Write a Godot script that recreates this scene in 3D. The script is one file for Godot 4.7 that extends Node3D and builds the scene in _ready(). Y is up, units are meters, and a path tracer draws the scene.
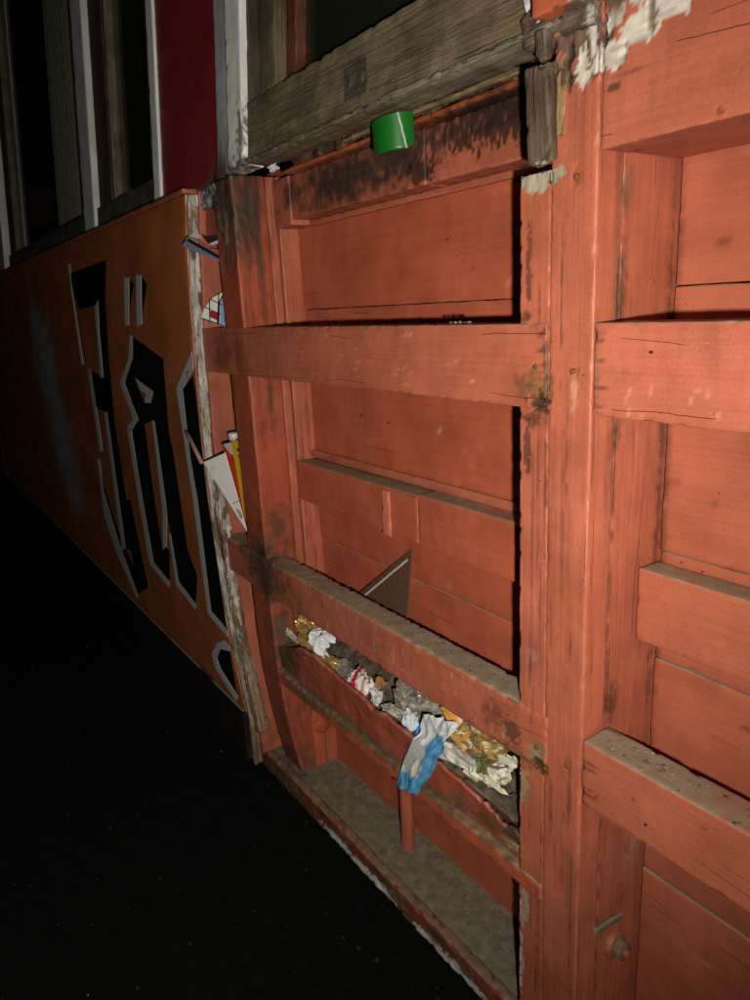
extends Node3D
# An old wooden carriage at night, lit by the flash of a hand-held camera. Units are metres; the carriage side faces +z, its length runs along x.

var rng := RandomNumberGenerator.new()
var n_low := FastNoiseLite.new()
var n_mid := FastNoiseLite.new()
var n_fine := FastNoiseLite.new()
var spots: Array = []
var live: Array = []
var M := {}
var C: Node3D                      # the carriage
const DUST := Color(0.25, 0.21, 0.15)
const RED := Color(0.405, 0.114, 0.065)
const RED_DARK := Color(0.425, 0.102, 0.053)
const ORANGE := Color(0.37, 0.118, 0.042)
const WHITE := Color(0.78, 0.79, 0.78)
const RAW := Color(0.33, 0.28, 0.2)
const WEATHERED := Color(0.172, 0.132, 0.084)
const BLACK := Color(0.012, 0.011, 0.011)
const LEAN := -0.08                # the window band leans inwards
const LEAN_FROM := 1.77

# ---------------------------------------------------------------- naming
func numbered(parent: Node, called: String) -> String:
	if parent.get_node_or_null(called) == null:
		return called
	var k := 1
	while parent.get_node_or_null("%s_%03d" % [called, k]) != null:
		k += 1
	return "%s_%03d" % [called, k]

func put(node: Node3D, called: String, parent: Node = self) -> Node3D:
	node.name = numbered(parent, called)
	parent.add_child(node, true)
	return node

func tag(o: Node, label: String, category: String, group := "") -> void:
	o.set_meta("label", label)
	o.set_meta("category", category)
	if group != "":
		o.set_meta("group", group)

func thing(called: String, label: String, category: String, at := Vector3.ZERO, group := "") -> Node3D:
	var o := Node3D.new()
	put(o, called)
	o.position = at
	tag(o, label, category, group)
	return o

func mesh(called: String, m: Mesh, mat: Material, parent: Node = self) -> MeshInstance3D:
	var o := MeshInstance3D.new()
	o.mesh = m
	o.material_override = mat
	put(o, called, parent)
	return o

# ---------------------------------------------------------------- textures
func noise(sd: int, freq: float, oct := 3) -> FastNoiseLite:
	var n := FastNoiseLite.new()
	n.seed = sd
	n.noise_type = FastNoiseLite.TYPE_SIMPLEX_SMOOTH
	n.frequency = freq
	n.fractal_octaves = oct
	return n

func layer(sd: int, freq: float, w: int, h: int, size: int, oct := 3) -> PackedByteArray:
	var im: Image = noise(sd, freq, oct).get_seamless_image(w, h)
	im.convert(Image.FORMAT_L8)
	if w != size or h != size:
		im.resize(size, size, Image.INTERPOLATE_CUBIC)
	return im.get_data()

func tex(size: int, bytes: PackedByteArray, format := Image.FORMAT_L8) -> ImageTexture:
	var im := Image.create_from_data(size, size, false, format, bytes)
	im.generate_mipmaps()
	return ImageTexture.create_from_image(im)

func wood_textures(sd: int, grain: float, lumps: float, fine: float, low: float, specks: float, cracks := 0, scratches := 0, dots := 0) -> Array:
	var s := 2048
	var a := layer(sd, 0.02, 24, 2048, s, 4)          # long grain
	var a2 := layer(sd + 4, 0.09, 44, 2048, s, 2)    # finer, shorter fibres
	var b := layer(sd + 1, 0.012, 512, 512, s, 3)         # brush lumps
	var c := layer(sd + 2, 0.16, 1024, 1024, s, 2)          # fine tooth
	var bump := PackedByteArray()
	bump.resize(s * s)
	var col := PackedByteArray()
	col.resize(s * s)
	for i in s * s:
		var g: float = absf(a[i] - 128.0) / 128.0
		g = 1.0 - minf(g * 2.4, 1.0)                   # thin dark lines where the grain crosses its middle
		var f: float = (c[i] - 128.0) / 128.0
		var l: float = (b[i] - 128.0) / 128.0
		var s2: float = (a2[i] - 128.0) / 128.0
		bump[i] = int(clampf(150.0 - g * grain * 110.0 + s2 * grain * 45.0 + l * lumps * 90.0 + f * fine * 55.0, 0.0, 255.0))
		var v: float = 255.0 * low + 255.0 * (1.0 - low) * clampf(0.75 - g * 0.55 * grain + s2 * 0.5 * grain + l * 0.45 + f * 0.25, 0.0, 1.0)
		if f > specks and l > -0.1:
			v *= 0.62
		col[i] = int(clampf(v, 0.0, 255.0))
	# crisp marks: hairline cracks along the grain, scratches, dents and specks
	var rg := RandomNumberGenerator.new()
	rg.seed = sd * 77 + 5
	for k in cracks:
		var x := rg.randi_range(0, s - 1)
		var y := rg.randf_range(0, s)
		var n := rg.randi_range(25, 330)
		var dark := rg.randf_range(0.12, 0.7)
		var drift := rg.randf_range(-0.02, 0.02)
		for i in n:
			drift += rg.randf_range(-0.03, 0.03)
			drift *= 0.97
			y += drift
			var fade: float = minf(1.0, minf(i, n - i) / 14.0)
			for w in (2 if n > 170 else 1):
				var q := ((int(y) + w + s) % s) * s + (x + i) % s
				col[q] = int(col[q] * (1.0 - dark * fade))
				bump[q] = int(bump[q] * (1.0 - 0.6 * fade))
	for k in scratches:
		var ang := rg.randf_range(-1.2, 1.2)
		var p := Vector2(rg.randf() * s, rg.randf() * s)
		var n := rg.randi_range(6, 60)
		for i in n:
			p += Vector2(cos(ang), sin(ang))
			var q := (int(p.y) + s) % s * s + (int(p.x) + s) % s
			col[q] = mini(255, col[q] + 38)
			bump[q] = maxi(0, bump[q] - 25)
	for k in dots:
		var p := Vector2(rg.randf() * s, rg.randf() * s)
		var r := rg.randf_range(0.5, 2.0) if rg.randf() < 0.95 else rg.randf_range(2.0, 4.0)
		var pale := rg.randf() < 0.35
		var h := int(ceilf(r))
		for dy in range(-h, h + 1):
			for dx in range(-h, h + 1):
				if dx * dx + dy * dy * 1.6 <= r * r:
					var q := (int(p.y) + dy + s) % s * s + (int(p.x) + dx + s) % s
					col[q] = mini(255, col[q] + 36) if pale else int(col[q] * 0.55)
					bump[q] = mini(255, bump[q] + 25) if pale else int(bump[q] * 0.6)
	return [tex(s, col), tex(s, bump)]

func grit_textures(sd: int) -> Array:
	var s := 512
	var b := layer(sd, 0.02, s, s, s, 4)
	var c := layer(sd + 1, 0.22, s, s, s, 2)
	var bump := PackedByteArray()
	bump.resize(s * s)
	var col := PackedByteArray()
	col.resize(s * s)
	for i in s * s:
		var f: float = (c[i] - 128.0) / 128.0
		var l: float = (b[i] - 128.0) / 128.0
		bump[i] = int(clampf(128.0 + f * 90.0 + l * 60.0, 0.0, 255.0))
		var v: float = 215.0 + l * 30.0 + f * 26.0
		if f > 0.62:
			v += 60.0
		if f < -0.62:
			v -= 70.0
		col[i] = int(clampf(v, 30.0, 255.0))
	return [tex(s, col), tex(s, bump)]

func material(maps: Array, scale: float, depth: float, rough: float, spec := 0.5) -> StandardMaterial3D:
	var m := StandardMaterial3D.new()
	m.vertex_color_use_as_albedo = true
	m.albedo_texture = maps[0]
	m.heightmap_enabled = true
	m.heightmap_texture = maps[1]
	m.heightmap_scale = depth
	m.uv1_scale = Vector3(scale, scale, scale)
	m.roughness = rough
	m.metallic_specular = spec
	return m

func plain(color: Color, rough: float, metal := 0.0) -> StandardMaterial3D:
	var m := StandardMaterial3D.new()
	m.albedo_color = color.linear_to_srgb()
	m.roughness = rough
	m.metallic = metal
	m.cull_mode = BaseMaterial3D.CULL_DISABLED
	return m

func tinted(rough: float, metal := 0.0, spec := 0.5) -> StandardMaterial3D:
	var m := plain(Color.WHITE, rough, metal)
	m.vertex_color_use_as_albedo = true
	m.metallic_specular = spec
	return m

# ---------------------------------------------------------------- stains and wear: deposits and bare patches with a place of their own
# c centre, r reach per axis, col colour, k strength, hard: sharp flaked edge, f noise scale, dep: how deep the flake or rot goes
func spot(c: Vector3, r: Vector3, col: Color, k := 0.8, hard := false, f := 60.0, dep := 0.0, wob := 0.7, st := Vector3.ONE) -> void:
	spots.append({"c": c, "r": r, "col": col, "k": k, "hard": hard, "f": f, "dep": dep, "wob": wob, "st": st})

func near_spots(lo: Vector3, hi: Vector3) -> Array:
	var out := []
	for s in spots:
		var c: Vector3 = s.c
		var r: Vector3 = s.r * 1.6
		if c.x + r.x > lo.x and c.x - r.x < hi.x and c.y + r.y > lo.y and c.y - r.y < hi.y and c.z + r.z > lo.z and c.z - r.z < hi.z:
			out.append(s)
	return out

func mask(s: Dictionary, p: Vector3) -> float:
	var q: Vector3 = (p - s.c) / s.r
	var d: float = q.length()
	if d > 1.7:
		return 0.0
	d += s.wob * n_mid.get_noise_3dv(p * s.st * s.f)
	if s.hard:
		return s.k if d + 0.2 * n_fine.get_noise_3dv(p * s.st * s.f * 4.0) < 0.8 else 0.0
	return s.k * (1.0 - smoothstep(0.25, 1.05, d))

func along(p: Vector3, axis: int, a: float, b: float) -> Vector3:
	return Vector3(p.x * (a if axis == 0 else b), p.y * (a if axis == 1 else b), p.z * (a if axis == 2 else b))

# colour of a painted or bare board at one point; pal: base, scuff, grime, dust, wear, mottle, under (colour below worn paint)
func tint(p: Vector3, n: Vector3, edge: float, axis: int, pal: Dictionary, off: float) -> Color:
	var q := p + Vector3(off, off * 0.7, -off)
	var low := n_low.get_noise_3dv(q * 5.0)
	var mid := n_mid.get_noise_3dv(q * 38.0)
	var base: Color = pal.base
	var v: float = 1.0 + pal.get("mottle", 0.16) * (0.6 * low + 0.12 * mid)
	var col := Color(base.r * v, base.g * v * (1.0 + 0.05 * mid), base.b * v * (1.0 + 0.12 * low))
	var scuff: float = pal.get("scuff", 0.35) * pal.get("soft", 0.22)
	if scuff > 0.0:
		var s := n_fine.get_noise_3dv(along(q, axis, 22.0, 330.0))
		var w: float = smoothstep(0.22, 0.62, s + 0.5 * low) * scuff
		col = col.lerp(pal.get("under", Color(0.54, 0.24, 0.16)), w)
	var grime: float = pal.get("grime", 0.4) * 0.5
	if grime > 0.0:
		var g := n_fine.get_noise_3dv(Vector3(q.x * 75.0, q.y * 7.0, q.z * 75.0))
		col = col.lerp(Color(0.035, 0.022, 0.014), smoothstep(0.25, 0.8, g + 0.55 * low) * grime)
		var g2 := n_mid.get_noise_3dv(q * 130.0)
		col = col.lerp(Color(0.05, 0.03, 0.02), smoothstep(0.45, 0.75, g2 + 0.3 * low) * grime * 0.35)
	if edge > 0.0:
		var wear: float = pal.get("wear", 0.5) * 0.6
		col = col.lerp(pal.get("under", Color(0.54, 0.24, 0.16)), edge * wear * smoothstep(-0.15, 0.4, n_mid.get_noise_3dv(q * 55.0)))
	if n.y > 0.6:
		var dust: float = pal.get("dust", 0.92)
		var t := n_mid.get_noise_3dv(q * 45.0)
		var dcol := Color(DUST.r * (1.0 + 0.2 * t), DUST.g * (1.0 + 0.2 * t), DUST.b * (1.0 + 0.18 * t))
		col = col.lerp(dcol, dust * smoothstep(-0.75, -0.2, low + 0.5 * t))
	for s in live:
		var w: float = mask(s, p)
		if w > 0.0:
			var t: float = 1.0 + 0.45 * n_fine.get_noise_3dv(along(q, axis, 30.0, 160.0))
			var sc: Color = s.col
			col = col.lerp(Color(sc.r * t, sc.g * t, sc.b * t), w)
	return Color(clampf(col.r, 0.0, 1.0), clampf(col.g, 0.0, 1.0), clampf(col.b, 0.0, 1.0))

# ---------------------------------------------------------------- a board: a box with worn round edges, fine enough to carry its own wear
func lines(lo: float, hi: float, r: float, cell: float) -> PackedFloat64Array:
	var out := PackedFloat64Array([lo, lo + r * 0.35, lo + r])
	var n := maxi(1, int(round((hi - lo - 2.0 * r) / cell)))
	for k in range(1, n):
		out.append(lo + r + (hi - lo - 2.0 * r) * k / n)
	out.append_array(PackedFloat64Array([hi - r, hi - r * 0.35, hi]))
	return out

func board(parent: Node, called: String, lo: Vector3, hi: Vector3, axis: int, mat: Material, pal: Dictionary, o := {}) -> MeshInstance3D:
	var size := hi - lo
	var r: float = minf(o.get("r", 0.0022), 0.32 * minf(size.x, minf(size.y, size.z)))
	var cell: float = o.get("cell", 0.006)
	var amp: float = o.get("amp", 0.0005)
	var rot: float = o.get("rot", 0.0)                 # deep fibres along the board
	var chip: float = o.get("chip", 0.0012)
	var skip: Array = o.get("skip", [])
	var off: float = rng.randf() * 40.0
	var uo := Vector2(rng.randf(), rng.randf())
	live = near_spots(lo, hi)
	var warp = o.get("warp", null)
	var g := [lines(lo.x, hi.x, r, cell), lines(lo.y, hi.y, r, cell), lines(lo.z, hi.z, r, cell)]
	var st := SurfaceTool.new()
	st.begin(Mesh.PRIMITIVE_TRIANGLES)
	st.set_smooth_group(0)
	var count := 0
	var ilo := lo + Vector3.ONE * r
	var ihi := hi - Vector3.ONE * r
	for f in 6:
		var ax := f >> 1
		var up: bool = (f & 1) == 1
		if skip.has(f):
			continue
		var u := (ax + 1) % 3
		var w := (ax + 2) % 3
		var gu: PackedFloat64Array = g[u]
		var gw: PackedFloat64Array = g[w]
		for j in gw.size():
			for i in gu.size():
				var p := Vector3.ZERO
				p[ax] = hi[ax] if up else lo[ax]
				p[u] = gu[i]
				p[w] = gw[j]
				var inner := p.clamp(ilo, ihi)
				var dir := (p - inner).normalized()
				var pos := inner + dir * r
				var outer := 0
				for k in 3:
					if absf(dir[k]) > 0.2:
						outer += 1
				var edge := 1.0 if outer > 1 else 0.0
				var d := amp * n_mid.get_noise_3dv((pos + Vector3(off, off, off)) * 30.0)
				if rot > 0.0:
					d += rot * n_fine.get_noise_3dv(along(pos + Vector3(off, off, off), axis, 9.0, 130.0))
				if chip > 0.0:
					var e := 0.0
					for k in 3:
						if k != ax:
							e = maxf(e, 1.0 - minf(pos[k] - lo[k], hi[k] - pos[k]) / (r * 1.8))
					if e > 0.0 or edge > 0.0:
						d -= chip * maxf(e, edge) * smoothstep(0.1, 0.55, n_mid.get_noise_3dv((pos + Vector3(off, 0, off)) * 48.0))
				for s in live:
					if s.dep != 0.0:
						d -= s.dep * mask(s, pos) * (1.0 + n_fine.get_noise_3dv(along(pos, axis, 40.0, 150.0)))
				var q := pos + dir * d
				st.set_color(tint(pos, dir, edge, axis, pal, off))
				var uu: float = pos[axis] if axis != ax else pos[u]
				var vv: float = pos[w] if (axis == u or axis == ax) else pos[u]
				st.set_uv(Vector2(uu, vv) * 1.0 + uo)
				if warp != null:
					q = warp.call(q)
				st.add_vertex(q)
		var nu := gu.size()
		for j in gw.size() - 1:
			for i in nu - 1:
				var a := count + j * nu + i
				if up:
					for k in [a, a + nu + 1, a + 1, a, a + nu, a + nu + 1]:
						st.add_index(k)
				else:
					for k in [a, a + 1, a + nu + 1, a, a + nu + 1, a + nu]:
						st.add_index(k)
		count += gu.size() * gw.size()
	st.generate_normals()
	var b := mesh(called, st.commit(), mat, parent)
	if o.get("lean", false):
		lean(b)
	return b

func lean(o: Node3D) -> void:
	var piv := Vector3(0, LEAN_FROM, 0)
	o.transform = Transform3D(Basis.IDENTITY, piv) * Transform3D(Basis(Vector3.RIGHT, atan(LEAN)), Vector3.ZERO) * Transform3D(Basis.IDENTITY, -piv) * o.transform

# an outline cut from sheet: poly in the plane of e1, e2 at origin, thick along n
func slab(parent: Node, called: String, poly: PackedVector2Array, at: Vector3, e1: Vector3, e2: Vector3, thick: float, mat: Material, color := Color.WHITE, bend = null) -> MeshInstance3D:
	var n := e1.cross(e2).normalized()
	var st := SurfaceTool.new()
	st.begin(Mesh.PRIMITIVE_TRIANGLES)
	st.set_smooth_group(-1)
	if Geometry2D.is_polygon_clockwise(poly):
		poly.reverse()
	var tri := Geometry2D.triangulate_polygon(poly)
	var pt := func(v: Vector2, h: float) -> Vector3:
		var p: Vector3 = at + e1 * v.x + e2 * v.y + n * h
		return bend.call(p, v) if bend != null else p
	for k in range(0, tri.size(), 3):
		var a := poly[tri[k]]
		var b := poly[tri[k + 1]]
		var c := poly[tri[k + 2]]
		if (b - a).cross(c - a) < 0.0:
			var t := b
			b = c
			c = t
		for v in [a, c, b]:
			st.set_color(color)
			st.set_uv(v)
			st.add_vertex(pt.call(v, thick))
		for v in [a, b, c]:
			st.set_color(color)
			st.set_uv(v)
			st.add_vertex(pt.call(v, 0.0))
	for k in poly.size():
		var a := poly[k]
		var b := poly[(k + 1) % poly.size()]
		var q := [pt.call(a, 0.0), pt.call(b, 0.0), pt.call(b, thick), pt.call(a, thick)]
		for i in [0, 2, 1, 0, 3, 2]:
			st.set_color(color)
			st.set_uv(a)
			st.add_vertex(q[i])
	st.generate_normals()
	return mesh(called, st.commit(), mat, parent)

# a crumpled sheet of foil, film or paper: sharp folds in all directions and a ragged rim
func crumple(parent: Node, called: String, at: Vector3, e1: Vector3, e2: Vector3, amp: float, folds: int, sd: int, mat: Material, color: Callable, curl := 0.0, ragged := 0.18, drape = null) -> MeshInstance3D:
	var rg := RandomNumberGenerator.new()
	rg.seed = sd
	# two lattices of random knots; between the knots the sheet stays flat, so it breaks into facets
	var lat := []
	for l in 2:
		var m: int = [maxi(3, folds / 2), folds + 3][l]
		var vals := []
		for k in (m + 2) * (m + 2):
			vals.append(Vector3(rg.randf_range(-1, 1), rg.randf_range(-1, 1), rg.randf_range(-1, 1)))
		lat.append([m, vals])
	var knot := func(l: int, v: Vector2) -> Vector3:
		var m: int = lat[l][0]
		var t := (v + Vector2(0.5, 0.5)) * m
		var a := int(minf(floorf(t.x), m - 1))
		var b := int(minf(floorf(t.y), m - 1))
		var fx := t.x - a
		var fy := t.y - b
		var vs: Array = lat[l][1]
		var q := a + b * (m + 2)
		if fx + fy < 1.0:
			return vs[q] + (vs[q + 1] - vs[q]) * fx + (vs[q + m + 2] - vs[q]) * fy
		return vs[q + m + 3] + (vs[q + m + 2] - vs[q + m + 3]) * (1.0 - fx) + (vs[q + 1] - vs[q + m + 3]) * (1.0 - fy)
	var n := e1.cross(e2).normalized()
	var st := SurfaceTool.new()
	st.begin(Mesh.PRIMITIVE_TRIANGLES)
	st.set_smooth_group(-1)
	var N := 30
	var pts := []
	var cols := []
	for j in N + 1:
		for i in N + 1:
			var v := Vector2(float(i) / N - 0.5, float(j) / N - 0.5)
			var rim := maxf(absf(v.x), absf(v.y)) * 2.0
			var k0: Vector3 = knot.call(0, v)
			var k1: Vector3 = knot.call(1, v)
			var push := 1.0 - ragged * rim * rim * 0.5
			var h := amp * (0.75 * k0.z + 0.4 * k1.z)
			h += curl * (0.25 - v.length_squared())
			var v2 := v * push + ragged * 0.45 * (Vector2(k0.x, k0.y) * 0.5 + Vector2(k1.x, k1.y) * 0.35) * (0.35 + 0.65 * rim)
			var p := at + e1 * v2.x + e2 * v2.y + n * h
			if drape != null:
				p = drape.call(p, v)
			pts.append(p)
			cols.append(color.call(v))
	for j in N:
		for i in N:
			var a := j * (N + 1) + i
			var order := [a, a + 1, a + N + 2, a, a + N + 2, a + N + 1] if (i + j) % 2 == 0 else [a, a + 1, a + N + 1, a + 1, a + N + 2, a + N + 1]
			for k in order:
				st.set_color(cols[k])
				st.add_vertex(pts[k])
	st.generate_normals()
	return mesh(called, st.commit(), mat, parent)

func lathe(parent: Node, called: String, profile: PackedVector2Array, at: Vector3, dir: Vector3, mat: Material, color: Color, sides := 20, rough := 0.0) -> MeshInstance3D:
	# profile: radius, height along dir
	var e1 := dir.cross(Vector3(0.31, 0.9, 0.17)).normalized()
	var e2 := dir.cross(e1).normalized()
	var st := SurfaceTool.new()
	st.begin(Mesh.PRIMITIVE_TRIANGLES)
	var n := profile.size()
	for j in n:
		for i in sides:
			var a := TAU * i / sides
			var p := at + dir * profile[j].y + (e1 * cos(a) + e2 * sin(a)) * profile[j].x
			if rough > 0.0:
				p += Vector3.ONE * rough * n_mid.get_noise_3dv(p * 220.0)
			var v := 1.0 + 0.3 * n_mid.get_noise_3dv(p * 160.0)
			st.set_color(Color(color.r * v, color.g * v, color.b * v))
			st.set_uv(Vector2(float(i) / sides * 0.05, p.y))
			st.add_vertex(p)
	for j in n - 1:
		for i in sides:
			var a := j * sides + i
			var b := j * sides + (i + 1) % sides
			for k in [a, b + sides, b, a, a + sides, b + sides]:
				st.add_index(k)
	st.generate_normals()
	return mesh(called, st.commit(), mat, parent)

func nail(parent: Node, at: Vector3, r: float, color: Color, dir := Vector3(0, 0, 1)) -> void:
	lathe(parent, "nail", PackedVector2Array([Vector2(r, -0.002), Vector2(r, 0.0006), Vector2(r * 0.8, 0.0016), Vector2(r * 0.4, 0.0021), Vector2(0.0001, 0.0022)]), at, dir, M.rust, color, 14, 0.0016)

# ---------------------------------------------------------------- the scene
func _ready() -> void:
	rng.seed = 4711
	n_low = noise(11, 1.0, 3)
	n_mid = noise(23, 1.0, 3)
	n_fine = noise(37, 1.0, 2)
	# camera: hand-held, eye height 1.55 m, half a metre from the carriage side, looking along it to the left and down
	var cam := Camera3D.new()
	cam.name = "camera"
	cam.transform = Transform3D(Basis(Vector3(0.5694, -0.0510, -0.8204), Vector3(-0.1865, 0.9641, -0.1893), Vector3(0.8006, 0.2608, 0.5395)).orthonormalized(), Vector3(0, 1.55, 0.55))
	cam.fov = 69.8
	cam.near = 0.02
	cam.far = 400.0
	add_child(cam)
	cam.current = true
	# night sky, faint moon and the camera's flash (a hand's breadth right of and below the lens)
	var sky_mat := ProceduralSkyMaterial.new()
	sky_mat.sky_top_color = Color(0.05, 0.06, 0.09)
	sky_mat.sky_horizon_color = Color(0.09, 0.09, 0.1)
	sky_mat.ground_bottom_color = Color(0.02, 0.02, 0.02)
	sky_mat.ground_horizon_color = Color(0.06, 0.06, 0.06)
	var sky := Sky.new()
	sky.sky_material = sky_mat
	var env := Environment.new()
	env.background_mode = Environment.BG_SKY
	env.sky = sky
	env.background_energy_multiplier = 0.06
	env.tonemap_mode = Environment.TONE_MAPPER_LINEAR
	env.tonemap_exposure = 1.0
	env.sdfgi_enabled = true
	env.ssao_enabled = true
	env.ssil_enabled = true
	var we := WorldEnvironment.new()
	we.name = "world_environment"
	we.environment = env
	add_child(we)
	var moon := DirectionalLight3D.new()
	moon.name = "moonlight"
	moon.light_energy = 0.0006
	moon.light_angular_distance = 0.5
	moon.shadow_enabled = true
	moon.rotation_degrees = Vector3(-40, 30, 0)
	add_child(moon)
	var flash := SpotLight3D.new()
	flash.name = "camera_flash"
	flash.light_color = Color(1.0, 0.965, 0.91)
	flash.light_energy = 1.58
	flash.light_size = 0.01
	flash.spot_range = 30.0
	flash.spot_attenuation = 2.0
	flash.spot_angle = 62.0 # half the cone; the beam fades from its middle outwards
	flash.spot_angle_attenuation = 1.0
	flash.shadow_enabled = true
	add_child(flash)
	flash.look_at_from_position(Vector3(0.06, 1.502, 0.54), Vector3(-1.5, 1.27, 0.0), Vector3.UP)

	make_materials()
	make_stains()
	make_ground()
	C = thing("wooden_carriage", "old red wooden railway carriage with its lower side panels torn off and black graffiti", "railway carriage", Vector3.ZERO)
	make_back_boards()
	make_frame()
	make_pocket()
	make_upper_band()
	make_outer_panels()
	make_hardware()
	make_papers()
	make_litter()
	make_crumbs()
	make_pebbles()

func make_materials() -> void:
	var painted := wood_textures(5, 0.3, 0.16, 0.35, 0.84, 1.1, 45, 420, 800)
	var cracked := wood_textures(57, 0.4, 0.16, 0.35, 0.82, 1.1, 150, 420, 800)
	var bare := wood_textures(71, 0.6, 0.2, 0.35, 0.62, 1.1, 1500, 500, 1500)
	var smooth := wood_textures(33, 0.08, 0.2, 0.3, 0.86, 1.1, 0, 300, 1600)
	var grit := grit_textures(91)
	M.paint = material(painted, 1.5, 0.045, 0.5, 0.4)
	M.paint_post = material(cracked, 1.5, 0.045, 0.5, 0.4)
	M.paint_far = material(painted, 1.5, 0.03, 0.42, 0.45)
	M.bare = material(bare, 1.9, 0.06, 0.75, 0.3)
	M.sheet = material(smooth, 1.0, 0.015, 0.36, 0.5)
	M.grit = material(grit, 4.0, 0.05, 0.95, 0.1)
	M.rust = material(grit, 14.0, 0.03, 0.8, 0.3)
	M.graffiti = tinted(0.5, 0.0, 0.35)
	M.paper = tinted(0.7, 0.0, 0.3)
	M.gloss = tinted(0.3)
	M.foil = tinted(0.3, 0.45)
	M.plastic_green = tinted(0.38)
	var film := tinted(0.18)
	film.transparency = BaseMaterial3D.TRANSPARENCY_ALPHA
	film.albedo_color = Color(1, 1, 1, 0.28)
	M.film = film
	var pane := StandardMaterial3D.new()
	pane.albedo_color = Color(0.42, 0.46, 0.36, 0.045)
	pane.transparency = BaseMaterial3D.TRANSPARENCY_ALPHA
	pane.roughness = 0.04
	M.pane = pane

func make_stains() -> void:
	var dark := Color(0.03, 0.022, 0.016)
	var grimy := Color(0.07, 0.045, 0.028)
	# rot and rust where the rails meet the right-hand post
	spot(Vector3(-0.508, 1.462, 0), Vector3(0.018, 0.022, 0.03), Color(0.20, 0.10, 0.035), 0.75, true, 90, 0.0016)
	spot(Vector3(-0.507, 1.447, 0), Vector3(0.016, 0.012, 0.03), dark, 0.85, true, 120, 0.0022)
	spot(Vector3(-0.528, 1.462, 0), Vector3(0.022, 0.02, 0.03), grimy, 0.55, false, 130)
	spot(Vector3(-0.499, 1.48, 0), Vector3(0.004, 0.05, 0.03), dark, 0.8, false, 60)
	spot(Vector3(-0.515, 1.43, 0), Vector3(0.02, 0.012, 0.03), dark, 0.7, false, 90)
	spot(Vector3(-0.525, 1.40, 0), Vector3(0.006, 0.04, 0.03), dark, 0.65, true, 100, 0.001)
	spot(Vector3(-0.506, 1.037, 0), Vector3(0.016, 0.02, 0.03), Color(0.24, 0.2, 0.11), 0.8, true, 100, 0.0012)
	spot(Vector3(-0.502, 1.026, 0), Vector3(0.013, 0.013, 0.03), dark, 0.85, true, 100, 0.002)
	spot(Vector3(-0.545, 1.048, 0), Vector3(0.018, 0.02, 0.03), grimy, 0.75, true, 110, 0.0007)
	spot(Vector3(-0.58, 1.055, 0), Vector3(0.025, 0.03, 0.03), dark, 0.5, false, 90)
	spot(Vector3(-0.465, 1.479, 0), Vector3(0.005, 0.008, 0.03), Color(0.28, 0.095, 0.025), 0.85, true, 160, 0.001)
	spot(Vector3(-0.463, 1.462, 0), Vector3(0.006, 0.024, 0.03), Color(0.52, 0.3, 0.2), 0.5, false, 80)
	spot(Vector3(-0.465, 1.652, 0), Vector3(0.006, 0.011, 0.03), Color(0.30, 0.09, 0.025), 0.7, true, 160, 0.001)
	spot(Vector3(-0.462, 1.047, 0), Vector3(0.006, 0.010, 0.03), Color(0.26, 0.10, 0.03), 0.8, true, 140, 0.001)
	spot(Vector3(-0.458, 1.0, 0), Vector3(0.003, 0.05, 0.03), dark, 0.5, false, 60)
	spot(Vector3(-0.453, 0.86, 0), Vector3(0.0025, 0.14, 0.03), dark, 0.6, false, 40)
	spot(Vector3(-0.485, 0.98, 0), Vector3(0.0025, 0.05, 0.03), dark, 0.5, false, 60)
	spot(Vector3(-0.499, 1.35, 0), Vector3(0.0025, 0.09, 0.03), dark, 0.6, false, 50)
	spot(Vector3(-0.517, 1.31, 0), Vector3(0.0025, 0.10, 0.03), dark, 0.45, false, 50)
	spot(Vector3(-0.475, 1.33, 0), Vector3(0.003, 0.12, 0.03), dark, 0.4, false, 50)
	spot(Vector3(-0.505, 1.24, 0), Vector3(0.003, 0.08, 0.03), dark, 0.35, false, 50)
	spot(Vector3(-0.524, 1.57, 0), Vector3(0.004, 0.05, 0.03), dark, 0.6, true, 60, 0.001)
	spot(Vector3(-0.528, 1.535, 0), Vector3(0.006, 0.01, 0.03), dark, 0.7, false, 60)
	spot(Vector3(-0.509, 1.54, 0), Vector3(0.002, 0.035, 0.03), dark, 0.7, false, 60)
	spot(Vector3(-0.53, 0.985, 0), Vector3(0.012, 0.035, 0.03), Color(0.3, 0.24, 0.15), 0.7, true, 70, 0.001)
	spot(Vector3(-0.528, 0.80, 0), Vector3(0.012, 0.04, 0.04), Color(0.34, 0.28, 0.22), 0.8, true, 70, 0.001)
	spot(Vector3(-0.532, 0.71, 0), Vector3(0.006, 0.05, 0.04), Color(0.5, 0.42, 0.38), 0.8, true, 70, 0.0006)
	spot(Vector3(-0.515, 1.16, 0), Vector3(0.012, 0.014, 0.02), Color(0.36, 0.22, 0.16), 0.5, false, 60)
	# dirt in the corners right of the post
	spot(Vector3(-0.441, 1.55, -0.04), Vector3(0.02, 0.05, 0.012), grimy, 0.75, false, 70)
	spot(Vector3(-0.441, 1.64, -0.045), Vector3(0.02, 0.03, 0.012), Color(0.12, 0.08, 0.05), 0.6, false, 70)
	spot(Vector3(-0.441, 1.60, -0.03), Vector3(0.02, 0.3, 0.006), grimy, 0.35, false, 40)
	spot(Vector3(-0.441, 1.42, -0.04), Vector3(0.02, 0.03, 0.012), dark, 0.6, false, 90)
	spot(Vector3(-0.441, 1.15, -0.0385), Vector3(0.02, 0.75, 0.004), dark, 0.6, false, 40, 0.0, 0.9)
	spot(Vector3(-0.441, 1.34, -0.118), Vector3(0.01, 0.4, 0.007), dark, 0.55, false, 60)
	spot(Vector3(-0.441, 1.115, -0.05), Vector3(0.02, 0.03, 0.018), dark, 0.6, false, 90)
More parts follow.
